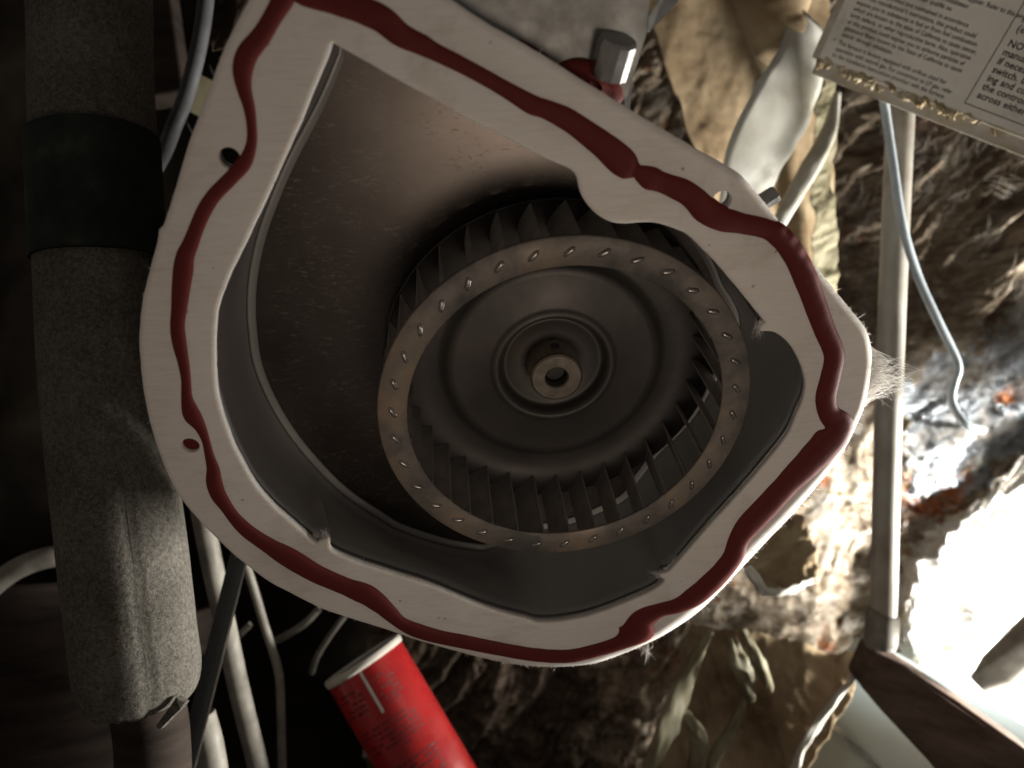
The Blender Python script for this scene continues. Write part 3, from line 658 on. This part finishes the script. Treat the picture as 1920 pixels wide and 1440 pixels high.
def build_curls():
    V = []; Fc = []
    for _ in range(420):
        px = RNG.uniform(1690, 1915); py = 905 - .78 * (px - 1650) + RNG.normal(20, 60)
        if py < 560 or py > 1010: continue
        i = np.abs(bPX[:, 0] - px).argmin(); j = np.abs(bPY[0] - py).argmin()
        c0 = np.array([bX[i, j], bY[i, j] - .004, bZ[i, j]]); R_ = RNG.uniform(.0012, .0034); r = R_ * RNG.uniform(.25, .42); a0 = RNG.uniform(0, 6.3); sw = RNG.uniform(2.2, 5.4)
        e1 = RNG.normal(0, 1, 3); e1 /= np.linalg.norm(e1); e2 = np.cross(e1, RNG.normal(0, 1, 3)); e2 /= np.linalg.norm(e2); e3 = np.cross(e1, e2)
        pth = [c0 + R_ * (e2 * math.cos(a0 + sw * t) + e3 * math.sin(a0 + sw * t)) + e1 * R_ * t for t in np.linspace(0, 1, 9)]
        v, f = tube(pth, r * np.array([.5, .8, 1, 1, 1, 1, 1, .8, .5]), 6); i0 = len(V); V.extend(v); Fc.extend([[i0 + x for x in q] for q in f])
    return tag(mesh_obj('wool_curls', V, Fc, M['curl'], batt, True), kind='stuff')
build_curls()

# ---- crumpled facings and scraps
def sheet(name, corners, Ys, nu, nv, m, fold=.008, fscale=14, seed=0., bow=0., label=None, cat=None, ragged=0., rot=.3, parent=None, group=None):
    """sheet spanning a pixel quad (tl, tr, br, bl) with depths Ys at its corners; folded and crumpled in depth"""
    c = [W(x, y, d) for (x, y), d in zip(corners, Ys)]
    U, Vv = np.meshgrid(np.linspace(0, 1, nu), np.linspace(0, 1, nv), indexing='ij')
    P = (c[0] * ((1 - U) * (1 - Vv))[..., None] + c[1] * (U * (1 - Vv))[..., None] + c[2] * (U * Vv)[..., None] + c[3] * ((1 - U) * Vv)[..., None])
    ux = c[1] - c[0]; vy = c[3] - c[0]
    eu = ux / np.linalg.norm(ux); ev = vy / np.linalg.norm(vy); nn = np.cross(eu, ev); nn /= np.linalg.norm(nn)
    if nn[1] > 0: nn = -nn
    x = P @ eu; y = P @ ev
    xr = x * math.cos(rot) + y * math.sin(rot); yr = -x * math.sin(rot) + y * math.cos(rot)
    g = fbm(xr * fscale, yr * fscale * .35, seed, 3, True) + .45 * fbm(xr * fscale * 2.2 + 3, yr * fscale * 1.4, seed + 4, 3, True)
    h = fold * g + bow * np.sin(math.pi * U) + .15 * fold * fbm(x * 120, y * 120, seed, 3)
    P = P + nn * h[..., None]
    if ragged:
        e = ragged * (fbm(y * 40, x * 0, seed + 7) + .5 * fbm(y * 160, x * 0, seed + 9))
        P = P + eu * (e * (2 * U - 1) ** 3)[..., None]
        e = ragged * (fbm(x * 40, y * 0, seed + 11) + .5 * fbm(x * 160, y * 0, seed + 2))
        P = P + ev * (e * (2 * Vv - 1) ** 3)[..., None]
    o = mesh_obj(name, P.reshape(-1, 3), grid_faces(nu, nv), m, parent, True)
    so = o.modifiers.new('t', 'SOLIDIFY'); so.thickness = .0006
    if label: tag(o, label, cat, group)
    return o
sheet('kraft_facing', [(1180, -60), (1545, -60), (1560, 560), (1390, 560)], (.66, .70, .72, .66), 90, 130, M['kraft'], .006, 7, 1.3, label='brown kraft paper facing crumpled behind the upper right gasket edge', cat='paper', ragged=.003, rot=.5)
sheet('torn_facing_edge', [(1516, 105), (1556, 105), (1562, 545), (1520, 545)], (.655, .665, .70, .69), 40, 160, M['shred'], .006, 30, 5.3, label='narrow torn wrinkled paper edge hanging under the corner of the label panel', cat='paper', ragged=.003, rot=1.2)
# pale film strip: a curved ribbon
def ribbon(name, pix, Ydep, width, m, label=None, cat=None, twist=0., cup=.0, n=40, k=9, tilt=0., wn=0., seed=0.):
    C = catmull(np.array([W(x, y, d) for (x, y), d in zip(pix, Ydep)]), n)
    T = np.gradient(C, axis=0); T /= np.linalg.norm(T, axis=1)[:, None]
    wd = np.interp(np.linspace(0, 1, n), np.linspace(0, 1, len(width)), width)
    V = []
    for i in range(n):
        s = np.cross(T[i], [0, 1., 0]); s /= np.linalg.norm(s); f = np.cross(s, T[i])
        if f[1] > 0: f = -f
        a = tilt + twist * i / (n - 1); s2 = s * math.cos(a) + f * math.sin(a); f2 = -s * math.sin(a) + f * math.cos(a)
        for j in range(k):
            t = -1 + 2 * j / (k - 1); nz_ = wn * float(vnoise(i * .35, j * .5, seed))
            V.append(C[i] + s2 * t * wd[i] / 2 + f2 * (cup * (1 - t * t) + nz_))
    o = mesh_obj(name, V, grid_faces(n, k), m, None, True)
    so = o.modifiers.new('t', 'SOLIDIFY'); so.thickness = .0005
    if label: tag(o, label, cat)
    return o
ribbon('film_strip', [(1520, 40), (1500, 130), (1455, 220), (1415, 300), (1395, 390)], (.60, .585, .575, .58, .60), (.036, .048, .056, .054, .050), M['film'], 'pale glossy film strip curling down to the gasket edge, upper right', 'film', cup=.003, tilt=-.45, wn=.0012)
ribbon('paper_roll', [(1440, -60), (1450, 20), (1470, 80), (1500, 135)], (.60, .60, .605, .615), (.075, .066, .05, .02), M['kraft'], 'rolled tan paper flap at the top, left of the label panel', 'paper', cup=.018, tilt=-.2, wn=.002, seed=3.)
ribbon('paper_fold', [(1570, 175), (1552, 250), (1510, 330), (1470, 400), (1440, 470)], (.66, .65, .63, .625, .63), (.006, .014, .016, .014, .008), M['film'], 'thin creamy fold of facing beside the pale film strip', 'paper', cup=.004, tilt=.5, wn=.001, seed=5.)
sheet('kraft_scrap', [(1385, 1000), (1500, 985), (1520, 1090), (1420, 1130)], (.60, .60, .58, .57), 50, 40, M['kraft'], .016, 26, 2.1, label='crumpled brown paper pocket right of the lower gasket edge', cat='paper', ragged=.006, rot=1.0)
ribbon('folded_film', [(1400, 1065), (1435, 1110), (1480, 1108), (1530, 1085)], (.565, .555, .555, .57), (.008, .012, .012, .004), M['film'], 'pale folded film below the crumpled brown paper pocket', 'film', cup=.0015, tilt=.9, wn=.002, seed=2.)
sheet('kraft_lower_sheet', [(1300, 1170), (1632, 1235), (1485, 1500), (1190, 1500)], (.79, .70, .66, .74), 130, 130, M['kraft'], .013, 13, 3.9, label='yellow-brown crumpled facing ending along the grey duct, bottom right', cat='paper', ragged=.005, rot=-.55)
scr = [
 ([(1330, 1180), (1290, 1270), (1250, 1370), (1215, 1450)], (.60, .60, .585, .58), (.006, .016, .022, .012), 'long yellowed paper shred hanging nearest below the silicone drip', 1.),
 ([(1395, 1180), (1420, 1240), (1445, 1290)], (.60, .59, .60), (.004, .012, .006), 'short yellowed shred at upper right of the lower paper scraps', 2.),
 ([(1370, 1195), (1390, 1250), (1405, 1300), (1400, 1310)], (.61, .60, .60, .61), (.008, .020, .012, .004), 'broad leaf-like yellowed shred among the lower paper scraps', 3.),
 ([(1400, 1300), (1370, 1370), (1340, 1420), (1330, 1470)], (.62, .61, .60, .60), (.004, .008, .010, .006), 'thin yellowed shred trailing below the broad leaf-like one', 4.),
 ([(1620, 1240), (1560, 1320), (1510, 1390), (1480, 1460)], (.66, .655, .65, .65), (.004, .007, .010, .008), 'pale torn paper rim along the left side of the grey duct', 5.),
 ([(1280, 1330), (1310, 1380), (1300, 1450)], (.60, .59, .59), (.006, .014, .010), 'small curled yellowed shred at the bottom edge of the picture', 6.),
]
for pix, dd, wd, lab, sd in scr:
    ribbon('paper_scrap', pix, dd, wd, M['film'] if 'pale' in lab else M['shred'], lab, 'paper scrap', cup=.004, tilt=.35 * (-1) ** int(sd), wn=.0022, seed=sd, n=30)

# ---- white conduit, cable
root = empty('white_conduit', W(1655, 1180, .60)); tag(root, 'white plastic pipe standing upright in front of the insulation', 'pipe')
def local(o, V): return np.asarray(V) - np.array(o.location)
pth = [W(1692, 150, .575), W(1680, 400, .58), W(1668, 700, .59), W(1661, 950, .595), W(1656, 1175, .60)]
v, f = tube(resample(catmull(np.array(pth), 40), 40), .0096, 28); mesh_obj('pipe', local(root, v), f, M['pvc'], root, True)
v, f = tube([W(1656, 1150, .60), W(1655, 1152, .60), W(1651, 1205, .60), W(1650, 1215, .60)], [.0112, .0122, .0122, .0105], 24); mesh_obj('coupling', local(root, v), f, M['tubing'], root, True)
cp = [W(1640, 120, .535), W(1655, 178, .54), W(1672, 290, .545), W(1692, 420, .55), (W(1722, 520, .56)), W(1758, 600, .565), W(1785, 655, .57), W(1797, 690, .572), W(1790, 715, .575), W(1784, 745, .577), W(1795, 775, .578), W(1815, 797, .578), W(1834, 804, .588), W(1842, 806, .64), W(1842, 806, .78)]
v, f = tube(catmull(np.array(cp), 120), .0030, 14); o = mesh_obj('cable', v, f, M['cable'], None, True); tag(o, 'pale blue-white cable hanging from the label panel and looping across the white pipe', 'cable')

# ---- furnace cabinet with printed label, upper right
cab = empty('furnace_cabinet', W(1720, 120, .52)); tag(cab, 'rusting furnace cabinet corner with printed warning label, upper right', 'furnace')
cA = W(1521, 108, .545); cB = W(1935, 268, .50)            # lower edge, left to right
eu = cB - cA; eu /= np.linalg.norm(eu)
upv = W(1534, -80, .515) - cA; ev = upv - eu * (upv @ eu); ev /= np.linalg.norm(ev); en = np.cross(eu, ev)
if en[1] > 0: en = -en
def CP(x, y, z=0): return cA + eu * x + ev * y + en * z - np.array(cab.location)
def cbox(name, x0, x1, y0, y1, z0, z1, m, parent, bev=0):
    V = [CP(x, y, z) for z in (z0, z1) for x, y in ((x0, y0), (x1, y0), (x1, y1), (x0, y1))]
    o = mesh_obj(name, V, [(0, 3, 2, 1), (4, 5, 6, 7), (0, 1, 5, 4), (1, 2, 6, 5), (2, 3, 7, 6), (3, 0, 4, 7)], m, parent)
    bm = bmesh.new(); bm.from_mesh(o.data); bmesh.ops.recalc_face_normals(bm, faces=bm.faces); bm.to_mesh(o.data); bm.free()
    if bev: bevel(o, bev)
    return o
panel = cbox('panel', 0, .26, .0, .16, -.012, 0, M['cabinet'], cab, .001)
cbox('bottom_flange', .004, .26, -.0105, -.0006, -.020, -.0035, M['cabinet'], cab, .0006)
lab = cbox('warning_label', .005, .25, .0022, .15, 0, .0002, M['label'], panel)
def text(body, x, y, size, m, parent, wx=1.0, bold=.0):
    cu = bpy.data.curves.new('t', 'FONT'); cu.body = body; cu.size = size; cu.offset = bold; cu.space_line = 1.0; cu.resolution_u = 2; cu.space_word = 1.15
    o = bpy.data.objects.new('t', cu); COL.objects.link(o); bpy.context.view_layer.update()
    me = bpy.data.meshes.new_from_object(o.evaluated_get(bpy.context.evaluated_depsgraph_get())); bpy.data.objects.remove(o)
    Vs = [CP(x + v.co.x * wx, y + v.co.y, .00045) for v in me.vertices]
    for v, q in zip(me.vertices, Vs): v.co = q
    me.materials.append(m); me.name = 'lettering'
    return link_mesh('lettering', me, parent)
LS = .00395
left = ["qualified installer, service agency or the gas supplier. Refer to this avoid", "the manual. (Confier l'installation, L'installateur", "a un entrepreneur-reparateur qualifié ou",
        "If installed, operated and maintained in accordance", "with the manufacturer's instructions, this product could", "expose you to substances in fuel or from fuel combustion", "which are known to the state of California to cause cancer,", "birth defects, or other reproductive harm. Also, operation", "of this product could expose you to airborne particles of", "glasswool fibers known to the State of California to cause", "cancer through inhalation.",
        "This furnace is factory equipped with orifices sized for", "operation with natural gas. For conversion to LP gas, refer", "to the installation instructions provided with the furnace."]
yy = .0050 + .0041 * 13 + .0030
for i, t_ in enumerate(left):
    if i in (3, 11): yy -= .0012
    o = text(t_, .0125, yy, LS, M['ink'], lab, .93 * .90, .00004); yy -= .0041
o = text('•', .0088, .0050 + .0041 * 2 + .0008, LS * 1.2, M['ink'], lab)
right = ["blower door or to avoid injury from", "moving parts, open the cir-", "cuit breaker before open-", "ing the blower door.", "(Pour prévenir les blessures", "mobiles, mettre l'interrupteur", "(« OFF ») avant d'ouvrir)", "", "NOTE: * The flame rollout", "manual reset control must", "if necessary, push the red", "switch. Do not reset without", "ing and correcting the cause", "the control to open. Jumping", "across either switch can"]
RS = .0058; yy = .0112 + .0054 * 14
for t_ in right:
    if t_: text(t_, .1065, yy, RS, M['ink'], lab, .98, .00012)
    yy -= .0054 if t_ else .0034
def rule(x0, x1, y0, y1): cbox('ruled_line', x0, x1, y0, y1, .0002, .0005, M['ink'], lab)
rule(.1020, .1025, .0075, .12); rule(.1025, .2, .0075, .0080)
# flaking rust along the lower edge
bm = bmesh.new()
for k in range(90):
    x = abs(RNG.normal(.055, .028)) + .004; y = RNG.uniform(-.0028, .0022); s = RNG.uniform(.0008, .0030)
    mtx = Matrix.Translation(Vector(CP(x, y, RNG.uniform(.0002, .0012)))) @ Matrix.Rotation(RNG.uniform(0, 6), 4, 'Y') @ Matrix.Rotation(RNG.uniform(-.6, .6), 4, 'X') @ Matrix.Diagonal((s * 1.8, .0005, s * .7, 1))
    bmesh.ops.create_icosphere(bm, subdivisions=1, radius=1, matrix=mtx)
me = bpy.data.meshes.new('rust_flakes'); bm.to_mesh(me); bm.free(); me.materials.append(M['rust']); tag(link_mesh('rust_flakes', me, panel), kind='stuff')

# ---- grey duct, old beam, far pipe, lower right
duct = empty('sheet_metal_duct', W(1560, 1440, .74)); tag(duct, 'smooth grey sheet-metal duct in the lower right corner below the insulation', 'duct')
d0 = [W(1640, 1200, .75), W(1380, 1560, .80), W(1900, 1700, .63), W(1990, 1400, .63)]
V = [p - np.array(duct.location) for p in d0] + [p + np.array([0, .04, -.01]) - np.array(duct.location) for p in d0]
o = mesh_obj('duct_wall', V, [(0, 1, 2, 3), (7, 6, 5, 4), (0, 4, 5, 1), (1, 5, 6, 2), (2, 6, 7, 3), (3, 7, 4, 0)], M['duct'], duct)
v, f = box_between(W(1536, 1335, .755), W(1700, 1490, .705), (1, 0, 1), .0040, .004); mesh_obj('duct_seam', local(duct, v), f, M['chrome'], duct)
bpix = [(1640, 1222, .63), (1700, 1252, .61), (1800, 1318, .58), (1960, 1432, .53), (1960, 1600, .52), (1880, 1600, .54), (1745, 1432, .58), (1650, 1330, .62), (1612, 1285, .63)]
V = [W(*p) for p in bpix]; V += [p + np.array([.004, .035, .002]) for p in V]; n = len(bpix)
o = mesh_obj('wood_beam', V, [tuple(range(n)), tuple(range(2 * n - 1, n - 1, -1))] + [(i, i + n, (i + 1) % n + n, (i + 1) % n) for i in range(n)], M['beam']); bevel(o, .003, 3); tag(o, 'dark brown wooden beam running diagonally into the lower right corner', 'beam')
v, f = tube([W(1838, 1284, .61), W(1870, 1255, .605), W(1960, 1170, .59)], [.0085, .0128, .0136], 16); o = mesh_obj('far_pipe', v, f, M['tubing'], None, True); tag(o, 'short dusty grey pipe end at the right edge against the daylight', 'pipe')

# ---- insulated pipe at the left
fp = empty('insulated_pipe', W(330, 1420, .385)); tag(fp, 'thick dusty foam-sleeved pipe standing left of the blower', 'pipe')
ctr = np.array([W(168, -60, .40), W(175, 200, .395), W(185, 480, .39), W(205, 800, .385), W(238, 1080, .38), W(258, 1250, .378), W(264, 1318, .378)])
C = catmull(ctr, 150)
rad = np.full(150, .0287); rad[-8:] = .0287 * np.array([1, .995, .985, .97, .945, .91, .86, .78])
v, f = tube(C, rad, 64)
ang = np.arctan2(v[:, 0] - np.repeat(C[:, 0], 64), v[:, 1] - np.repeat(C[:, 1], 64))
nn = v - np.repeat(C, 64, 0); nn /= np.linalg.norm(nn, axis=1)[:, None] + 1e-9
v = v + nn * (.0008 * fbm(v[:, 0] * 50, v[:, 2] * 30, v[:, 1] * 50, 3))[:, None]
seam_ = np.abs(ang - 2.55 - .03 * fbm(v[:, 2] * 20, 0., 1., 2)) < .055; v = v - nn * (.0013 * seam_)[:, None]
v = v - nn * (.0016 * np.clip(fbm(v[:, 0] * 25, v[:, 2] * 16, 3., 2) - .35, 0, 1))[:, None]
e = np.repeat(np.arange(150) / 149, 64); v[:, 2] -= np.clip(e - .95, 0, 1) / .05 * .0022 * fbm(ang * 3, v[:, 0] * 0, 2., 3)
sleeve = mesh_obj('foam_sleeve', local(fp, v), f, M['foam'], fp, True)
C2 = catmull(np.array([W(176, 262, .393), W(183, 400, .39), W(187, 486, .389)]), 24)
v, f = tube(C2, .0306, 64); v = v + 0; mesh_obj('rubber_collar', local(fp, v), f, M['rubber'], fp, True)
v, f = tube(catmull(np.array([W(268, 1290, .378), W(284, 1370, .378), W(290, 1500, .378)]), 14), .0170, 32); mesh_obj('inner_pipe', local(fp, v), f, M['dark_wood'], fp, True)
# torn tongue of foam at its lower end
V = [W(346, 1318, .362), W(338, 1330, .3605), W(322, 1345, .3590), W(300, 1368, .3585), (W(292, 1362, .3588)), W(304, 1345, .3592), W(318, 1326, .3600), W(330, 1308, .3615)]
V = V + [p + np.array([.001, .003, 0]) for p in V]; n = 8
mesh_obj('torn_tongue', local(fp, V), [tuple(range(n)), tuple(range(2 * n - 1, n - 1, -1))] + [(i, i + n, (i + 1) % n + n, (i + 1) % n) for i in range(n)], M['foam'], fp)
# second foam sleeve, bent, far left
v, f = tube(catmull(np.array([W(-60, 1150, .56), W(0, 1088, .56), W(60, 1054, .56), W(130, 1042, .57), W(200, 1060, .60)]), 50), .0075, 24); o = mesh_obj('bent_hose', v, f, M['tubing'], None, True); tag(o, 'dusty hose arching behind the foam-sleeved pipe at the left edge', 'hose')
nx, nz = 50, 40
ha = np.linspace(.2, 2.6, nx); hz = np.linspace(0, 1, nz); A_, H_ = np.meshgrid(ha, hz, indexing='ij')
cc = W(60, 1190, .66); V = np.stack([cc[0] + .085 * np.cos(A_), cc[1] - .055 * np.sin(A_), cc[2] + .055 - .16 * H_], -1).reshape(-1, 3)
o = mesh_obj('drum', V, grid_faces(nx, nz), M['dark_wood'], None, True); so = o.modifiers.new('t', 'SOLIDIFY'); so.thickness = .002; tag(o, 'dim brown rounded drum under the dusty hose, lower left', 'drum')
# ---- pale tubes, black strap and sticks
def pipe(name, pix, dep, r, m, label, cat, n=60, sides=18):
    v, f = tube(catmull(np.array([W(x, y, d) for (x, y), d in zip(pix, dep)]), n), r, sides)
    return tag(mesh_obj(name, v, f, m, None, True), label, cat)
pipe('pale_tube', [(372, 930), (398, 1060), (420, 1160), (450, 1300), (490, 1460)], (.52, .52, .525, .53, .54), .0068, M['tubing'], 'pale grey tube crossed by the black strap', 'tube')
pipe('thin_tube', [(440, 1010), (468, 1080), (495, 1170), (520, 1250), (526, 1310), (530, 1480)], (.55, .55, .555, .56, .56, .56), .0030, M['tubing'], 'thin pale tube just right of the black strap', 'tube')
pipe('short_stump', [(376, 1340), (392, 1400), (405, 1480)], (.47, .47, .47), .0085, M['tubing'], 'dirty pale pipe stump at the bottom, left end of the tubes', 'pipe', 20)
st = empty('black_strap', W(352, 1440, .44)); tag(st, 'flat black strap with a lit edge hanging below the blower', 'strap')
v, f = box_between(W(462, 985, .46), W(338, 1480, .43), (1, .25, 0), .0098, .0012); mesh_obj('strap_band', local(st, v), f, M['black'], st)
v, f = box_between(W(478, 990, .459), W(354, 1485, .429), (1, .25, 0), .0010, .0018); mesh_obj('lit_strap_edge', local(st, v), f, M['chrome'], st)  # bright strip added to paint the light along the strap's edge
for pix, dep, r, lab in (
    ([(600, 1140), (570, 1170), (530, 1195), (505, 1205)], (.62, .62, .63, .65), .0028, 'upper pale root-like stick under the left gasket edge'),
    ([(470, 1170), (450, 1190), (430, 1212)], (.60, .60, .60), .0024, 'short pale stick between the pale tube and the thin tube'),
    ([(650, 1150), (620, 1190), (595, 1230), (585, 1260)], (.62, .62, .63, .65), .0024, 'pale stick touching the red can rim from above')):
    pipe('stick', pix, dep, r, M['tubing'], lab, 'stick', 24, 10)
# ---- floor boards glimpsed at the lower left
for pts, lab in (
    (((-60, 1330, .70), (420, 1170, .95)), 'dim brown board slanting behind the foam-sleeved pipe, lower left'),
    (((-60, 1440, .60), (330, 1330, .75)), 'dark board across the bottom left corner, below the slanting one')):
    a, b = [W(*p) for p in pts]; v, f = box_between(a, b, (0, .4, 1), .05, .02); tag(bevel(mesh_obj('board', v, f, M['dark_wood']), .002), lab, 'board')
# ---- things behind the upper left
v, f = box_between(W(282, -80, .62), W(318, 190, .60), (1, 0, 0), .030, .02); tag(bevel(mesh_obj('wall_stud', v, f, M['dark_wood']), .002), 'dim wooden stud at the top left behind the foam-sleeved pipe', 'stud')
pipe('grey_hose', [(392, -60), (378, 60), (352, 170), (325, 240), (300, 300), (250, 380)], (.50, .50, .50, .50, .52, .56), .0050, M['dim_cable'], 'grey hose dropping beside the upper left gasket edge', 'hose')
v, f = box_between(W(395, 150, .52), W(365, 215, .52), (1, .3, 0), .014, .004); tag(bevel(mesh_obj('bracket', v, f, M['shred']), .0008), 'small cream bracket between the grey hose and the gasket', 'bracket')
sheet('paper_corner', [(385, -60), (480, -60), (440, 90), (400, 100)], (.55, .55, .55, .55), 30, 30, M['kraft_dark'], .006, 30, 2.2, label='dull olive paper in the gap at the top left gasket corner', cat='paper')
# ---- red can
rc = empty('red_can', W(860, 1440, .56)); tag(rc, 'red printed cylindrical can with a pale metal rim, lying tilted below the blower', 'can')
RR = .0300
t0 = W(680, 1236, .575); t1 = W(838, 1506, .560); ax = t1 - t0; ax /= np.linalg.norm(ax)
rx = np.cross(ax, [0, 1., 0]); rx /= np.linalg.norm(rx); ry = np.cross(ax, rx)
if ry[1] > 0: ry = -ry
if rx[0] < 0: rx = -rx
def CC(a_, t_, r_): return t0 + ax * t_ + (rx * math.sin(a_) + ry * math.cos(a_)) * r_ - np.array(rc.location)   # a_=0 faces the camera, + to the right
def can_lathe(prof, n=72): 
    V = [CC(2 * math.pi * k / n, t_, r_) for t_, r_ in prof for k in range(n)]
    return V, [tuple(f) for f in grid_faces(len(prof), n, wrap_v=True)]
V, Fc = can_lathe([(.0035, RR - .0006), (.0045, RR), (.17, RR), (.172, RR - .001)]); body = mesh_obj('can_body', V, Fc, M['red'], rc, True)
V, Fc = can_lathe([(.0040, RR - .0008), (.0042, RR + .0007), (.0022, RR + .0011), (0, RR + .0011), (-.0012, RR + .0002), (-.0008, RR - .0012), (.001, RR - .0014)]); mesh_obj('metal_rim', V, Fc, M['card_white'], rc, True)
V, Fc = can_lathe([(.0008, RR - .0012), (.0030, RR - .0020), (.0032, .012), (.0010, .0105), (.0008, .001)]); mesh_obj('lid', V, Fc, M['dark_steel'], rc, True)
V = []; Fc = []
def patch(a0, a1, t0_, t1_, m_=3):
    i0 = len(V)
    for k in range(m_ + 1):
        a_ = a0 + (a1 - a0) * k / m_
        V.append(CC(a_, t0_, RR + .00012)); V.append(CC(a_, t1_, RR + .00012))
    for k in range(m_): Fc.append((i0 + 2 * k, i0 + 2 * k + 1, i0 + 2 * k + 3, i0 + 2 * k + 2))
for r in range(26):
    t_ = .013 + r * .0038 + (.006 if r > 5 else 0) + (.007 if r > 11 else 0); a_ = .78
    lo_ = -.75 if r not in (5, 11) else .2
    while a_ > lo_:
        dl = RNG.uniform(.05, .21)
        if RNG.random() < .75 and not (t_ < .036 and .02 < a_ < .30): patch(a_ - dl, a_, t_, t_ + RNG.uniform(.0011, .0019))
        a_ -= dl + RNG.uniform(.02, .06)
mesh_obj('small_print', V, Fc, M['print_dark'], body)
V = []; Fc = []; patch(.10, .17, .0046, .036); mesh_obj('pale_tape', V, Fc, M['card_white'], body)
